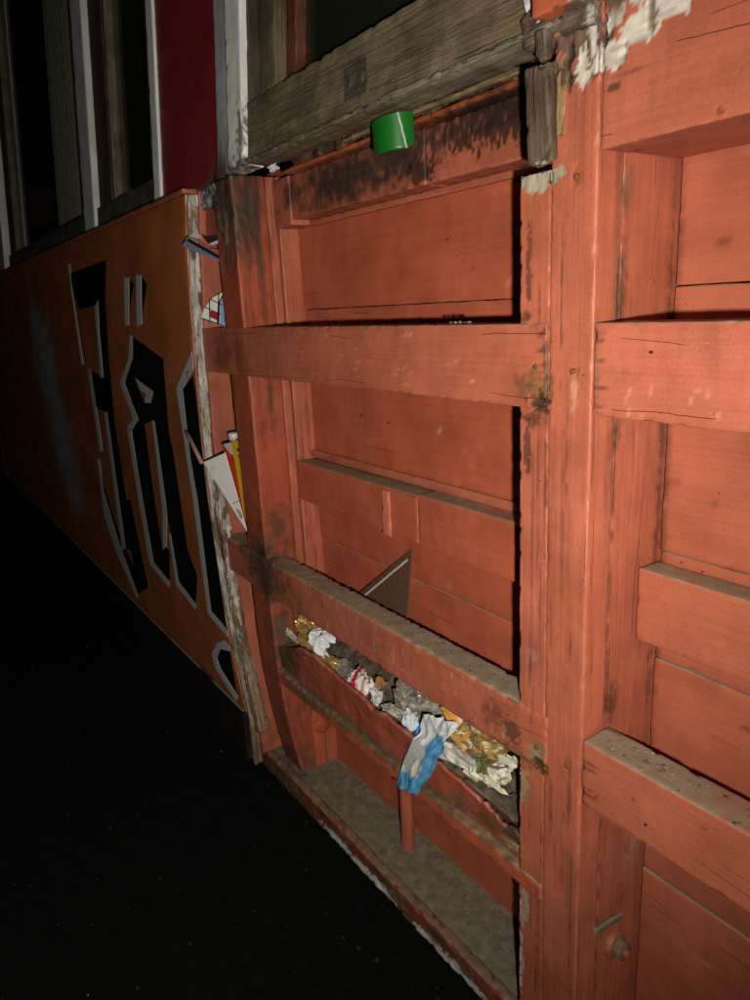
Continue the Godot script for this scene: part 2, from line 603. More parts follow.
	spot(Vector3(-0.441, 0.93, -0.1), Vector3(0.02, 0.10, 0.02), Color(0.45, 0.27, 0.2), 0.5, false, 60)
	for k in 20:                                       # hairline cracks down the right-hand post and its flank
		var cx := rng.randf_range(-0.533, -0.447)
		spot(Vector3(cx, rng.randf_range(0.65, 1.62), 0), Vector3(rng.randf_range(0.001, 0.0017), rng.randf_range(0.02, 0.10), 0.03), dark, rng.randf_range(0.3, 0.75), false, 70, 0.0005, 0.9, Vector3(1.0, 0.35, 1.0))
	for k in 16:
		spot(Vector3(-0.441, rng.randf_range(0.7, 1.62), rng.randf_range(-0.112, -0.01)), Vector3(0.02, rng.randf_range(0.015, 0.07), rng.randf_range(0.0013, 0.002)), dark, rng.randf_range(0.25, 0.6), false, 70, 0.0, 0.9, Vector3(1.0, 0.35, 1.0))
	for k in 14:
		spot(Vector3(-1.203, rng.randf_range(0.7, 1.7), rng.randf_range(-0.12, -0.006)), Vector3(0.02, rng.randf_range(0.03, 0.12), 0.003), dark, rng.randf_range(0.3, 0.6), false, 60, 0.0, 0.9, Vector3(1.0, 0.35, 1.0))
	for k in 60:                                       # specks, dents and scratches on the right-hand rails and boards
		spot(Vector3(rng.randf_range(-0.43, -0.27), rng.randf_range(1.01, 1.76), 0.0), Vector3(rng.randf_range(0.0012, 0.004), rng.randf_range(0.001, 0.002), 0.02), Color(0.12, 0.03, 0.015), rng.randf_range(0.3, 0.8), true, 200, 0.0004, 0.8)
	for k in 40:
		spot(Vector3(rng.randf_range(-0.43, -0.27), rng.randf_range(0.7, 1.68), -0.118), Vector3(rng.randf_range(0.0015, 0.012), rng.randf_range(0.001, 0.002), 0.02), [Color(0.14, 0.04, 0.02), Color(0.54, 0.26, 0.18)][k % 2], rng.randf_range(0.2, 0.6), true, 160, 0.0, 0.9)
	for k in 40:
		spot(Vector3(rng.randf_range(-1.15, -0.66), rng.randf_range(1.1, 1.7), -0.125), Vector3(rng.randf_range(0.0015, 0.008), rng.randf_range(0.0015, 0.006), 0.02), [Color(0.14, 0.035, 0.02), Color(0.5, 0.2, 0.13), Color(0.5, 0.36, 0.3)][k % 3], rng.randf_range(0.2, 0.6), true, 160, 0.0, 0.9)
	for k in 9:                                        # small drying cracks at the ends of the right-hand rails
		spot(Vector3(-0.434, 1.449 + 0.0085 * k, 0), Vector3(0.006 + 0.010 * rng.randf(), 0.0012, 0.02), dark, 0.8, false, 60, 0.0, 0.2)
		spot(Vector3(-0.43, 1.018 + 0.008 * k, 0), Vector3(0.008 + 0.012 * rng.randf(), 0.0012, 0.02), dark, 0.7, false, 60, 0.0, 0.2)
		spot(Vector3(-0.503, 1.485 + 0.0045 * k, 0), Vector3(0.004 + 0.011 * rng.randf(), 0.0011, 0.02), dark, 0.75, false, 60, 0.0, 0.2)
	spot(Vector3(-0.437, 1.48, 0), Vector3(0.005, 0.05, 0.03), Color(0.22, 0.10, 0.06), 0.6, false, 90)
	spot(Vector3(-0.41, 1.478, 0), Vector3(0.03, 0.008, 0.02), Color(0.2, 0.07, 0.03), 0.3, false, 90)
	# bruised pale marks on the rails
	for k in 60:
		spot(Vector3(rng.randf_range(-1.15, -0.6), rng.randf_range(1.448, 1.518), 0), Vector3(rng.randf_range(0.003, 0.014), rng.randf_range(0.0007, 0.0014), 0.02), Color(0.5, 0.30, 0.23), rng.randf_range(0.2, 0.5), true, 160, 0.0, 0.9)
	for k in 40:
		spot(Vector3(rng.randf_range(-1.12, -0.55), rng.randf_range(1.02, 1.09), 0), Vector3(rng.randf_range(0.001, 0.003), rng.randf_range(0.003, 0.010), 0.02), Color(0.5, 0.34, 0.28), rng.randf_range(0.2, 0.5), true, 160, 0.0, 0.9)
	for k in 14:
		spot(Vector3(rng.randf_range(-0.42, -0.28), rng.randf_range(1.442, 1.47), 0), Vector3(rng.randf_range(0.001, 0.0025), rng.randf_range(0.001, 0.006), 0.02), Color(0.58, 0.30, 0.22), 0.4, true, 160, 0.0, 0.9)
	# left-hand post: black rot at the top, grime where the lower rail crosses
	spot(Vector3(-1.25, 1.75, -0.01), Vector3(0.09, 0.085, 0.06), Color(0.06, 0.043, 0.028), 0.97, false, 40, 0.0, 0.45, Vector3(1.5, 0.3, 1.5))
	spot(Vector3(-1.25, 1.76, 0), Vector3(0.06, 0.06, 0.05), Color(0.06, 0.043, 0.028), 0.97, false, 40, 0.002, 0.7, Vector3(1.5, 0.3, 1.5))
	spot(Vector3(-1.225, 1.70, 0), Vector3(0.06, 0.09, 0.05), Color(0.085, 0.062, 0.038), 0.93, false, 45, 0.002, 0.8, Vector3(1.6, 0.25, 1.6))
	spot(Vector3(-1.203, 1.72, -0.03), Vector3(0.03, 0.12, 0.05), Color(0.055, 0.038, 0.024), 0.9, false, 35, 0.0, 0.9, Vector3(1.6, 0.25, 2.0))
	spot(Vector3(-1.203, 1.60, -0.045), Vector3(0.03, 0.14, 0.012), Color(0.05, 0.03, 0.018), 0.5, false, 35)
	spot(Vector3(-1.203, 1.39, -0.04), Vector3(0.03, 0.08, 0.01), Color(0.045, 0.03, 0.018), 0.6, false, 45)
	spot(Vector3(-1.203, 1.55, -0.02), Vector3(0.03, 0.4, 0.006), Color(0.06, 0.03, 0.02), 0.4, false, 40)
	spot(Vector3(-1.24, 1.09, 0.0), Vector3(0.09, 0.09, 0.06), Color(0.085, 0.06, 0.036), 0.85, false, 22)
	spot(Vector3(-1.215, 1.05, 0.0), Vector3(0.05, 0.07, 0.06), Color(0.045, 0.03, 0.02), 0.85, false, 30)
	spot(Vector3(-1.2, 1.15, -0.03), Vector3(0.03, 0.05, 0.04), Color(0.06, 0.04, 0.026), 0.7, false, 30)
	spot(Vector3(-1.2, 0.93, -0.02), Vector3(0.05, 0.1, 0.06), Color(0.085, 0.065, 0.04), 0.85, false, 30)
	spot(Vector3(-1.30, 1.48, 0.0), Vector3(0.06, 0.04, 0.05), Color(0.16, 0.045, 0.02), 0.6, false, 30)
	spot(Vector3(-1.23, 1.48, 0.0), Vector3(0.03, 0.06, 0.05), Color(0.11, 0.05, 0.025), 0.5, false, 40)
	# dirt along the middle rail, the torn board and the lowest rail, thickest beside the left-hand post
	spot(Vector3(-1.17, 1.05, 0.0), Vector3(0.10, 0.05, 0.05), Color(0.10, 0.065, 0.04), 0.7, false, 40)
	spot(Vector3(-1.16, 0.915, -0.004), Vector3(0.06, 0.05, 0.05), Color(0.10, 0.07, 0.042), 0.85, false, 40)
	spot(Vector3(-1.10, 0.85, 0.0), Vector3(0.16, 0.016, 0.05), Color(0.11, 0.08, 0.048), 0.8, false, 40)
	spot(Vector3(-0.85, 0.857, 0.0), Vector3(0.36, 0.008, 0.05), Color(0.12, 0.088, 0.054), 0.85, false, 50)
	spot(Vector3(-0.9, 0.862, -0.008), Vector3(0.36, 0.010, 0.05), Color(0.13, 0.088, 0.054), 0.75, false, 50)
	spot(Vector3(-1.23, 0.75, -0.01), Vector3(0.05, 0.14, 0.06), Color(0.17, 0.06, 0.036), 0.6, false, 30)
	spot(Vector3(-0.545, 1.02, 0.0), Vector3(0.05, 0.012, 0.05), Color(0.16, 0.085, 0.045), 0.6, true, 70)
	spot(Vector3(-1.25, 0.62, -0.02), Vector3(0.1, 0.06, 0.06), Color(0.085, 0.065, 0.042), 0.75, false, 30)
	# burnt and blackened board under the window
	spot(Vector3(-0.64, 1.762, -0.08), Vector3(0.22, 0.042, 0.03), Color(0.026, 0.02, 0.017), 0.97, false, 60, 0.0, 0.6, Vector3(1.6, 0.5, 1.0))
	spot(Vector3(-0.62, 1.738, -0.08), Vector3(0.16, 0.02, 0.03), Color(0.03, 0.02, 0.016), 0.85, true, 120, 0.0, 1.3, Vector3(1.8, 0.4, 1.0))
	spot(Vector3(-0.84, 1.742, -0.08), Vector3(0.12, 0.05, 0.03), Color(0.045, 0.03, 0.022), 0.95, false, 60, 0.0, 0.6)
	spot(Vector3(-0.98, 1.738, -0.08), Vector3(0.17, 0.055, 0.03), Color(0.042, 0.029, 0.022), 0.96, false, 40, 0.0, 0.5)
	spot(Vector3(-0.79, 1.715, -0.08), Vector3(0.03, 0.02, 0.03), Color(0.03, 0.02, 0.015), 0.8, true, 90)
	spot(Vector3(-1.15, 1.74, -0.06), Vector3(0.05, 0.05, 0.05), Color(0.05, 0.03, 0.02), 0.85, false, 30)
	# right-hand post top: bare grey splintered wood
	spot(Vector3(-0.51, 1.658, 0), Vector3(0.034, 0.014, 0.05), Color(0.34, 0.31, 0.23), 0.95, true, 90, 0.0006, 0.5)
	spot(Vector3(-0.462, 1.76, 0), Vector3(0.04, 0.035, 0.05), Color(0.12, 0.09, 0.065), 0.9, true, 60, 0.002)
	spot(Vector3(-0.462, 1.738, 0), Vector3(0.010, 0.018, 0.04), Color(0.58, 0.54, 0.47), 0.95, true, 110, 0.0004)
	spot(Vector3(-0.452, 1.765, 0), Vector3(0.006, 0.03, 0.04), Color(0.50, 0.47, 0.42), 0.9, true, 110, 0.0004)
	spot(Vector3(-0.476, 1.745, 0), Vector3(0.004, 0.025, 0.04), dark, 0.9, true, 90, 0.002)
	# beam right of the post: paint flaked to white undercoat along its upper edge
	spot(Vector3(-0.435, 1.741, 0), Vector3(0.022, 0.013, 0.03), Color(0.58, 0.55, 0.48), 0.95, true, 60, 0.0004, 0.5)
	spot(Vector3(-0.405, 1.752, 0), Vector3(0.028, 0.014, 0.03), Color(0.58, 0.55, 0.48), 0.95, true, 60, 0.0004, 0.5)
	spot(Vector3(-0.375, 1.764, 0), Vector3(0.03, 0.016, 0.03), Color(0.60, 0.57, 0.50), 0.95, true, 60, 0.0004, 0.5)
	spot(Vector3(-0.345, 1.776, 0), Vector3(0.034, 0.018, 0.03), Color(0.60, 0.57, 0.50), 0.95, true, 60, 0.0004, 0.5)
	spot(Vector3(-0.40, 1.776, 0), Vector3(0.03, 0.008, 0.03), Color(0.52, 0.49, 0.43), 0.9, true, 90, 0.0004, 0.9)
	spot(Vector3(-0.395, 1.760, 0), Vector3(0.005, 0.013, 0.03), Color(0.15, 0.12, 0.08), 0.9, true, 90, 0.0016)
	spot(Vector3(-0.432, 1.765, 0), Vector3(0.012, 0.006, 0.03), Color(0.5, 0.47, 0.42), 0.8, true, 120, 0.001, 1.2)
	spot(Vector3(-0.43, 1.78, 0), Vector3(0.014, 0.008, 0.03), Color(0.10, 0.075, 0.055), 0.85, true, 90, 0.001)
	spot(Vector3(-0.335, 1.792, 0), Vector3(0.03, 0.006, 0.03), Color(0.08, 0.06, 0.045), 0.8, true, 90, 0.0016)
	spot(Vector3(-0.36, 1.755, 0), Vector3(0.08, 0.0012, 0.03), Color(0.2, 0.05, 0.03), 0.5, false, 60, 0.0, 0.4)
	spot(Vector3(-0.405, 1.722, 0), Vector3(0.04, 0.0016, 0.03), dark, 0.7, false, 60, 0.0, 0.5)
	spot(Vector3(-0.43, 1.715, 0), Vector3(0.008, 0.003, 0.03), Color(0.06, 0.03, 0.02), 0.8, true, 100)
	# bottom sill: chipped white paint along the outer edge and old wood below
	for s in [[-1.03, 0.06], [-0.91, 0.05], [-0.86, 0.03], [-0.73, 0.05], [-0.66, 0.05], [-0.56, 0.08]]:
		spot(Vector3(s[0], 0.557, -0.008), Vector3(s[1] * 1.1, 0.015, 0.03), Color(0.62, 0.62, 0.6), 0.95, true, 55, 0.0005)
	spot(Vector3(-0.80, 0.565, -0.004), Vector3(0.07, 0.014, 0.03), Color(0.15, 0.10, 0.05), 0.8, true, 60, 0.001)
	spot(Vector3(-1.25, 0.56, -0.004), Vector3(0.2, 0.03, 0.05), Color(0.12, 0.075, 0.04), 0.7, false, 30)
	for c in [[-1.015, 0.045, 0.016], [-0.94, 0.05, 0.012], [-0.88, 0.022, 0.015], [-0.76, 0.04, 0.009], [-0.68, 0.06, 0.010]]:
		spot(Vector3(c[0], 0.557, -0.006), Vector3(c[1], c[2], 0.03), Color(0.66, 0.66, 0.64), 1.0, true, 30, 0.0003, 0.35)
	for k in 12:
		spot(Vector3(-1.25 + 0.06 * k, 0.578, -0.012), Vector3(0.04, 0.014, 0.03), [Color(0.09, 0.06, 0.035), Color(0.16, 0.12, 0.07), Color(0.24, 0.06, 0.03)][k % 3], 0.7, true, 50, 0.0008, 1.0, Vector3(0.5, 1.2, 1.0))

func make_ground() -> void:
	var st := SurfaceTool.new()
	st.begin(Mesh.PRIMITIVE_TRIANGLES)
	for k in [[-1, -1], [1, -1], [1, 1], [-1, -1], [1, 1], [-1, 1]]:
		st.set_normal(Vector3.UP)
		st.set_color(Color(0.026, 0.0255, 0.025))
		st.set_uv(Vector2(k[0], k[1]) * 150.0)
		st.add_vertex(Vector3(k[0] * 150.0, 0, k[1] * 150.0))
	var gm: StandardMaterial3D = M.grit.duplicate()
	gm.uv1_scale = Vector3(1.6, 1.6, 1.6)
	gm.heightmap_scale = 0.5
	var g := mesh("ground", st.commit(), gm)
	g.set_meta("kind", "structure")
	g.set_meta("label", "black tarmac ground in darkness beside the carriage")

# where the torn right-hand edge of the outer panel runs, by height
func torn_x(y: float) -> float:
	var k := [[0.50, -1.330], [0.68, -1.334], [0.85, -1.385], [0.96, -1.408], [1.06, -1.420], [1.29, -1.421], [1.48, -1.405], [1.56, -1.397], [1.67, -1.379], [1.77, -1.357], [1.80, -1.355]]
	for i in k.size() - 1:
		if y < k[i + 1][0]:
			return lerpf(k[i][1], k[i + 1][1], smoothstep(0.0, 1.0, (y - k[i][0]) / (k[i + 1][0] - k[i][0])) * 0.5 + 0.5 * clampf((y - k[i][0]) / (k[i + 1][0] - k[i][0]), 0.0, 1.0))
	return -1.355

func make_pebbles() -> void:
	var mm := MultiMesh.new()
	mm.transform_format = MultiMesh.TRANSFORM_3D
	mm.use_colors = true
	var sp := SphereMesh.new()
	sp.radius = 0.5
	sp.height = 1.0
	sp.radial_segments = 7
	sp.rings = 4
	mm.mesh = sp
	mm.instance_count = 500
	for k in 500:
		var r := rng.randf_range(0.003, 0.012)
		var b := Basis.from_euler(Vector3(rng.randf(), rng.randf() * TAU, rng.randf())).scaled(Vector3(r * 1.4, r * 0.7, r))
		mm.set_instance_transform(k, Transform3D(b, Vector3(rng.randf_range(-4.0, 0.8), r * 0.2, rng.randf_range(-0.3, 1.6))))
		var v := rng.randf_range(0.02, 0.07) if k % 25 != 0 else 0.3
		mm.set_instance_color(k, Color(v, v * 0.97, v * 0.9))
	var o := MultiMeshInstance3D.new()
	o.multimesh = mm
	o.material_override = tinted(0.9, 0.0, 0.2)
	put(o, "pebbles")
	o.set_meta("kind", "stuff")
	o.set_meta("label", "scattered small pebbles on the black ground beside the carriage")
	o.set_meta("category", "pebbles")

func pal(base: Color, o := {}) -> Dictionary:
	var d := {"base": base}
	d.merge(o)
	return d

func make_back_boards() -> void:
	# bay between the posts, then the bay right of the post, then the strip left of the left-hand post
	var B := -0.125
	var deep := pal(RED_DARK, {"scuff": 0.16, "grime": 0.22, "wear": 0.3, "mottle": 0.13})
	var ys := [0.585, 0.838, 1.022, 1.107, 1.284, 1.550, 1.700, 1.80]
	for k in 7:
		var dz: float = [0.0, 0.001, -0.001, 0.0008, -0.0008, 0.0006, 0.0][k]
		board(C, "back_board", Vector3(-1.45, ys[k] + 0.0005, B - 0.018), Vector3(-0.53, ys[k + 1] - 0.0005, B + dz), 0, M.paint, deep, {"cell": 0.008, "skip": [4], "r": 0.0022, "amp": 0.0008, "chip": 0.0008})
	var right := pal(RED, {"scuff": 0.22, "grime": 0.2, "wear": 0.3, "mottle": 0.12})
	var yr := [0.585, 0.861, 1.148, 1.276, 1.554, 1.69]
	for k in 5:
		var dz: float = [0.001, 0.0, -0.001, 0.0008, 0.0][k]
		board(C, "back_board", Vector3(-0.4395, yr[k] + 0.0005, -0.136), Vector3(0.226, yr[k + 1] - 0.0005, -0.118 + dz), 0, M.paint, right, {"cell": 0.007, "skip": [4], "amp": 0.0008, "chip": 0.0008})
	# stud behind the torn edge of the outer panel: its flank shows left of the left-hand post
	var follow := func(p: Vector3) -> Vector3:
		return p + Vector3((torn_x(p.y) + 1.352) * smoothstep(-2.2, -1.36, p.x), 0, 0)
	board(C, "post", Vector3(-1.425, 0.600, -0.136), Vector3(-1.334, 1.77, 0.0), 1, M.paint_post, pal(RED, {"scuff": 0.25, "grime": 0.25, "wear": 0.2}), {"cell": 0.006, "skip": [4], "warp": follow})

func make_frame() -> void:
	var red := pal(RED, {"scuff": 0.3, "grime": 0.34, "wear": 0.4})
	var side := pal(RED, {"scuff": 0.42, "grime": 0.4, "wear": 0.1, "mottle": 0.18})
	var old := pal(Color(0.36, 0.078, 0.04), {"scuff": 0.36, "grime": 0.5, "wear": 0.5, "mottle": 0.22})
	# right-hand post: a wide part with a broken top, the strip that runs on up to the window sill, the lining behind
	board(C, "post", Vector3(-0.535, 0.50, -0.0375), Vector3(-0.4966, 1.664, -0.0006), 1, M.paint_post, red, {"cell": 0.0025, "r": 0.0004, "skip": [4]})
	board(C, "post", Vector3(-0.4962, 0.50, -0.0375), Vector3(-0.443, 1.80, 0), 1, M.paint_post, red, {"cell": 0.0025, "r": 0.0025, "skip": [4, 0]})
	board(C, "post_lining", Vector3(-0.533, 0.50, -0.136), Vector3(-0.4445, 1.68, -0.0385), 1, M.paint_post, side, {"cell": 0.004, "r": 0.002, "skip": [4]})
	# left-hand post; below the third rail it curves inwards
	var tuck := func(p: Vector3) -> Vector3:
		var d: float = maxf(0.0, 0.95 - p.y)
		return p + Vector3(0, 0, -0.3 * d * d)
	board(C, "post", Vector3(-1.284, 0.57, -0.066), Vector3(-1.204, 1.776, -0.0015), 1, M.paint_post, old, {"cell": 0.005, "r": 0.003, "skip": [4], "warp": tuck, "amp": 0.001})
	board(C, "post_lining", Vector3(-1.282, 0.57, -0.085), Vector3(-1.205, 1.776, -0.068), 1, M.paint_post, side, {"cell": 0.005, "skip": [4]})
	board(C, "post_lining", Vector3(-1.280, 0.57, -0.136), Vector3(-1.202, 1.776, -0.087), 1, M.paint_post, pal(RED, {"scuff": 0.2, "grime": 0.12}), {"cell": 0.005, "skip": [4]})
	# next post to the right, out of the picture
	board(C, "post", Vector3(0.227, 0.50, -0.136), Vector3(0.318, 1.80, 0), 1, M.paint_post, red, {"cell": 0.012})
	# upper rails
	var rail := pal(RED, {"scuff": 0.4, "grime": 0.22, "wear": 0.45, "mottle": 0.15})
	board(C, "rail", Vector3(-1.415, 1.4405, -0.042), Vector3(-0.4975, 1.525, 0.002), 0, M.paint, rail, {"cell": 0.0035, "r": 0.0018, "chip": 0.002})
	board(C, "rail", Vector3(-0.4405, 1.4395, -0.042), Vector3(0.225, 1.525, 0.001), 0, M.paint, rail, {"cell": 0.0035, "r": 0.0018, "chip": 0.002})
	# middle rails
	board(C, "rail", Vector3(-1.425, 1.018, -0.042), Vector3(-0.4905, 1.091, 0.002), 0, M.paint, rail, {"cell": 0.0035, "r": 0.003, "chip": 0.004, "amp": 0.0009})
	board(C, "rail", Vector3(-0.441, 1.010, -0.042), Vector3(0.225, 1.089, 0.001), 0, M.paint, rail, {"cell": 0.0035, "r": 0.002, "chip": 0.0022})
	# inner rails on the back boards, thick with dust on top
	var inner := pal(RED_DARK, {"scuff": 0.3, "grime": 0.25, "wear": 0.5})
	board(C, "inner_rail", Vector3(-1.2, 1.196, -0.124), Vector3(-0.8255, 1.272, -0.082), 0, M.paint, inner, {"cell": 0.005, "r": 0.002, "skip": [4]})
	board(C, "inner_rail", Vector3(-0.8245, 1.194, -0.124), Vector3(-0.536, 1.275, -0.0815), 0, M.paint, inner, {"cell": 0.005, "r": 0.002, "skip": [4]})
	board(C, "inner_rail", Vector3(-0.4405, 1.182, -0.117), Vector3(0.226, 1.265, -0.082), 0, M.paint, rail, {"cell": 0.004, "r": 0.002, "skip": [4]})
	var slip := board(C, "batten", Vector3(-0.912, 1.193, -0.081), Vector3(-0.892, 1.268, -0.077), 1, M.paint, pal(Color(0.55, 0.17, 0.10), {"scuff": 0.3, "grime": 0.05}), {"cell": 0.004, "r": 0.001})
	slip.set_meta("label", "short pale pink upright batten on the inner rail")
	# bevelled slip above the left inner rail
	board(C, "batten", Vector3(-1.2, 1.274, -0.1245), Vector3(-0.536, 1.288, -0.116), 0, M.paint, pal(RED, {"scuff": 0.5, "grime": 0.3, "dust": 0.3}), {"cell": 0.005, "r": 0.003})
	# beam under the window, right of the post
	board(C, "beam", Vector3(-0.4408, 1.670, -0.117), Vector3(0.226, 1.80, 0.0), 0, M.paint, rail, {"cell": 0.003, "r": 0.002, "skip": [4]})
	# blackened board under the window in the middle bay
	var burnt := board(C, "beam", Vector3(-1.14, 1.698, -0.124), Vector3(-0.7805, 1.766, -0.08), 0, M.paint, rail, {"cell": 0.004, "r": 0.003, "skip": [4], "amp": 0.001})
	burnt.set_meta("label", "sooty blackened board under the window")
	board(C, "beam", Vector3(-0.7795, 1.698, -0.124), Vector3(-0.536, 1.764, -0.0795), 0, M.paint, rail, {"cell": 0.003, "r": 0.003, "skip": [4], "amp": 0.001})
	board(C, "batten", Vector3(-1.2015, 1.690, -0.124), Vector3(-1.142, 1.768, -0.0785), 1, M.paint, rail, {"cell": 0.004, "r": 0.002})
	board(C, "batten", Vector3(-1.142, 1.6885, -0.1245), Vector3(-0.536, 1.6975, -0.113), 0, M.paint, pal(RED, {"scuff": 0.5, "grime": 0.2}), {"cell": 0.005, "r": 0.002})
	# short rail above the paper leaflets, left of the left-hand post
	board(C, "rail", Vector3(-1.42, 1.685, -0.05), Vector3(-1.2915, 1.765, -0.012), 0, M.paint, old, {"cell": 0.004, "amp": 0.002})
	# the lowest rail, and the bottom sill with its dusty trough
	board(C, "rail", Vector3(-1.203, 0.833, -0.05), Vector3(-0.4972, 0.8575, 0.0015), 0, M.paint, pal(RED_DARK, {"scuff": 0.25, "grime": 0.35, "wear": 0.4, "dust": 0.8}), {"cell": 0.004, "r": 0.003, "chip": 0.003, "amp": 0.0012})
	var sill := pal(Color(0.22, 0.058, 0.034), {"scuff": 0.35, "grime": 0.6, "wear": 0.7, "dust": 0.55, "under": Color(0.2, 0.13, 0.08)})
	board(C, "sill_lip", Vector3(-1.9, 0.548, -0.030), Vector3(-0.536, 0.595, -0.012), 0, M.paint, sill, {"cell": 0.0045, "r": 0.004, "chip": 0.005, "amp": 0.0016, "rot": 0.0008})
	board(C, "sill", Vector3(-1.9, 0.545, -0.14), Vector3(-0.536, 0.598, -0.0305), 0, M.grit, pal(DUST, {"scuff": 0.0, "grime": 0.12, "wear": 0.2, "mottle": 0.15, "dust": 1.0}), {"cell": 0.006, "r": 0.004, "amp": 0.0005})
	board(C, "sill", Vector3(-0.4405, 0.50, -0.14), Vector3(0.226, 0.585, 0.0), 0, M.paint, sill, {"cell": 0.008})
	# solebar and floor under the carriage
	board(C, "solebar", Vector3(-9.0, 0.28, -0.40), Vector3(3.4, 0.50, -0.28), 0, M.paint_far, pal(Color(0.02, 0.018, 0.017), {"scuff": 0.1}), {"cell": 0.25})
	board(C, "floor", Vector3(-9.0, 0.44, -2.6), Vector3(3.4, 0.53, -0.145), 0, M.paint_far, pal(Color(0.06, 0.045, 0.03), {"scuff": 0.1}), {"cell": 0.3})

func make_pocket() -> void:
	# a torn upright board behind the lowest rail makes a pocket that has filled with dust and litter
	live = []
	var top := PackedVector2Array([Vector2(-1.2, 0.905), Vector2(-1.15, 0.921), Vector2(-1.09, 0.945), Vector2(-1.05, 0.948), Vector2(-0.97, 0.938), Vector2(-0.9, 0.935), Vector2(-0.86, 0.925), Vector2(-0.83, 0.934), Vector2(-0.785, 0.93), Vector2(-0.752, 0.928), Vector2(-0.742, 0.893), Vector2(-0.728, 0.905), Vector2(-0.70, 0.917), Vector2(-0.65, 0.912), Vector2(-0.60, 0.903), Vector2(-0.575, 0.893), Vector2(-0.55, 0.898), Vector2(-0.53, 0.884), Vector2(-0.498, 0.878)])
	var st := SurfaceTool.new()
	st.begin(Mesh.PRIMITIVE_TRIANGLES)
	var nx := 190
	var ny := 22
	var p := pal(Color(0.36, 0.085, 0.05), {"scuff": 0.5, "grime": 0.35, "wear": 0.5, "mottle": 0.2, "under": Color(0.46, 0.3, 0.26)})
	spot(Vector3(-1.17, 0.87, -0.01), Vector3(0.06, 0.06, 0.03), Color(0.10, 0.078, 0.046), 0.85, false, 30)
	spot(Vector3(-0.535, 0.885, -0.01), Vector3(0.065, 0.04, 0.03), Color(0.17, 0.10, 0.055), 0.95, true, 60, 0.003, 0.8, Vector3(0.4, 1.4, 1.0))
	spot(Vector3(-0.53, 0.893, -0.01), Vector3(0.05, 0.014, 0.03), Color(0.05, 0.034, 0.024), 0.9, true, 70, 0.002, 0.9, Vector3(0.4, 1.4, 1.0))
	spot(Vector3(-0.525, 0.873, -0.01), Vector3(0.045, 0.008, 0.03), Color(0.36, 0.28, 0.18), 0.85, true, 90, 0.001, 1.0, Vector3(0.3, 1.5, 1.0))
	spot(Vector3(-0.60, 0.885, -0.01), Vector3(0.03, 0.02, 0.03), Color(0.20, 0.06, 0.035), 0.7, true, 90)
	spot(Vector3(-0.66, 0.872, -0.01), Vector3(0.025, 0.014, 0.03), Color(0.12, 0.09, 0.06), 0.8, true, 90)
	spot(Vector3(-0.61, 0.872, -0.01), Vector3(0.03, 0.012, 0.03), Color(0.10, 0.07, 0.045), 0.7, true, 70)
	live = near_spots(Vector3(-1.2, 0.8, -0.05), Vector3(-0.5, 1.0, 0.02))
	for sdn in 2:
		for j in ny + 1:
			for i in nx + 1:
				var x := lerpf(-1.2, -0.498, float(i) / nx)
				var yt := 0.9
				for k in top.size() - 1:
					if x >= top[k].x and x <= top[k + 1].x:
						yt = lerpf(top[k].y, top[k + 1].y, (x - top[k].x) / (top[k + 1].x - top[k].x))
				yt += (0.006 if x > -0.62 else 0.0) * n_mid.get_noise_2d(x * 90.0, 7.0)
				yt += 0.002 * n_low.get_noise_2d(x * 22.0, 3.0) + 0.0012 * n_fine.get_noise_2d(x * 260.0, 1.0)
				var y := lerpf(0.8585, yt, float(j) / ny)
				var z := -0.006 + 0.08 * (y - 0.9) + 0.004 * n_low.get_noise_2d(x * 9.0, y * 9.0)
				st.set_color(tint(Vector3(x, y, z), Vector3(0, 0, 1), 1.0 if j > ny - 2 else 0.0, 0, p, 3.0))
				st.set_uv(Vector2(x, y))
				st.add_vertex(Vector3(x, y, z - (0.007 if sdn == 1 else 0.0)))
	var row := nx + 1
	var one := row * (ny + 1)
	for j in ny:
		for i in nx:
			var a := j * row + i
			for k in [a, a + row + 1, a + 1, a, a + row, a + row + 1]:
				st.add_index(k)
			for k in [a, a + 1, a + row + 1, a, a + row + 1, a + row]:
				st.add_index(k + one)
	for i in nx:
		var a := ny * row + i
		for k in [a, a + one + 1, a + 1, a, a + one, a + one + 1]:
			st.add_index(k)
	for j in ny:
		for e in [0, nx]:
			var a: int = j * row + e
			for k in [a, a + row, a + one, a + row, a + row + one, a + one]:
				st.add_index(k)
	st.generate_normals()
	var torn := mesh("torn_board", st.commit(), M.paint, C)
	torn.set_meta("label", "torn thin board edging the litter-filled pocket")
	# rotten stub at its right end
	var rotten := pal(Color(0.13, 0.08, 0.045), {"scuff": 0.6, "grime": 0.6, "wear": 0.8, "mottle": 0.4, "under": Color(0.3, 0.22, 0.13)})
	board(C, "rotten_block", Vector3(-0.575, 0.9, -0.115), Vector3(-0.536, 0.965, -0.05), 1, M.bare, pal(Color(0.10, 0.062, 0.038), {"scuff": 0.3, "grime": 0.5, "mottle": 0.4}), {"cell": 0.004, "r": 0.012, "amp": 0.006, "rot": 0.004})
	# dust heap on the ledge inside
	var hs := SurfaceTool.new()
	hs.begin(Mesh.PRIMITIVE_TRIANGLES)
	var w := 150
	var d := 26
	for j in d + 1:
		for i in w + 1:
			var x := lerpf(-1.203, -0.535, float(i) / w)
			var z := lerpf(-0.124, -0.019, float(j) / d)
			var y := 0.905 + 0.011 * n_low.get_noise_2d(x * 14.0, z * 14.0) + 0.004 * n_mid.get_noise_2d(x * 70.0, z * 70.0) + 0.5 * maxf(0.0, -0.07 - z)
			var t := n_mid.get_noise_2d(x * 40.0, z * 40.0)
			hs.set_color(Color(DUST.r * (0.62 + 0.4 * t), DUST.g * (0.6 + 0.4 * t), DUST.b * (0.6 + 0.4 * t)))
			hs.set_uv(Vector2(x, z))
			hs.add_vertex(Vector3(x, y, z))
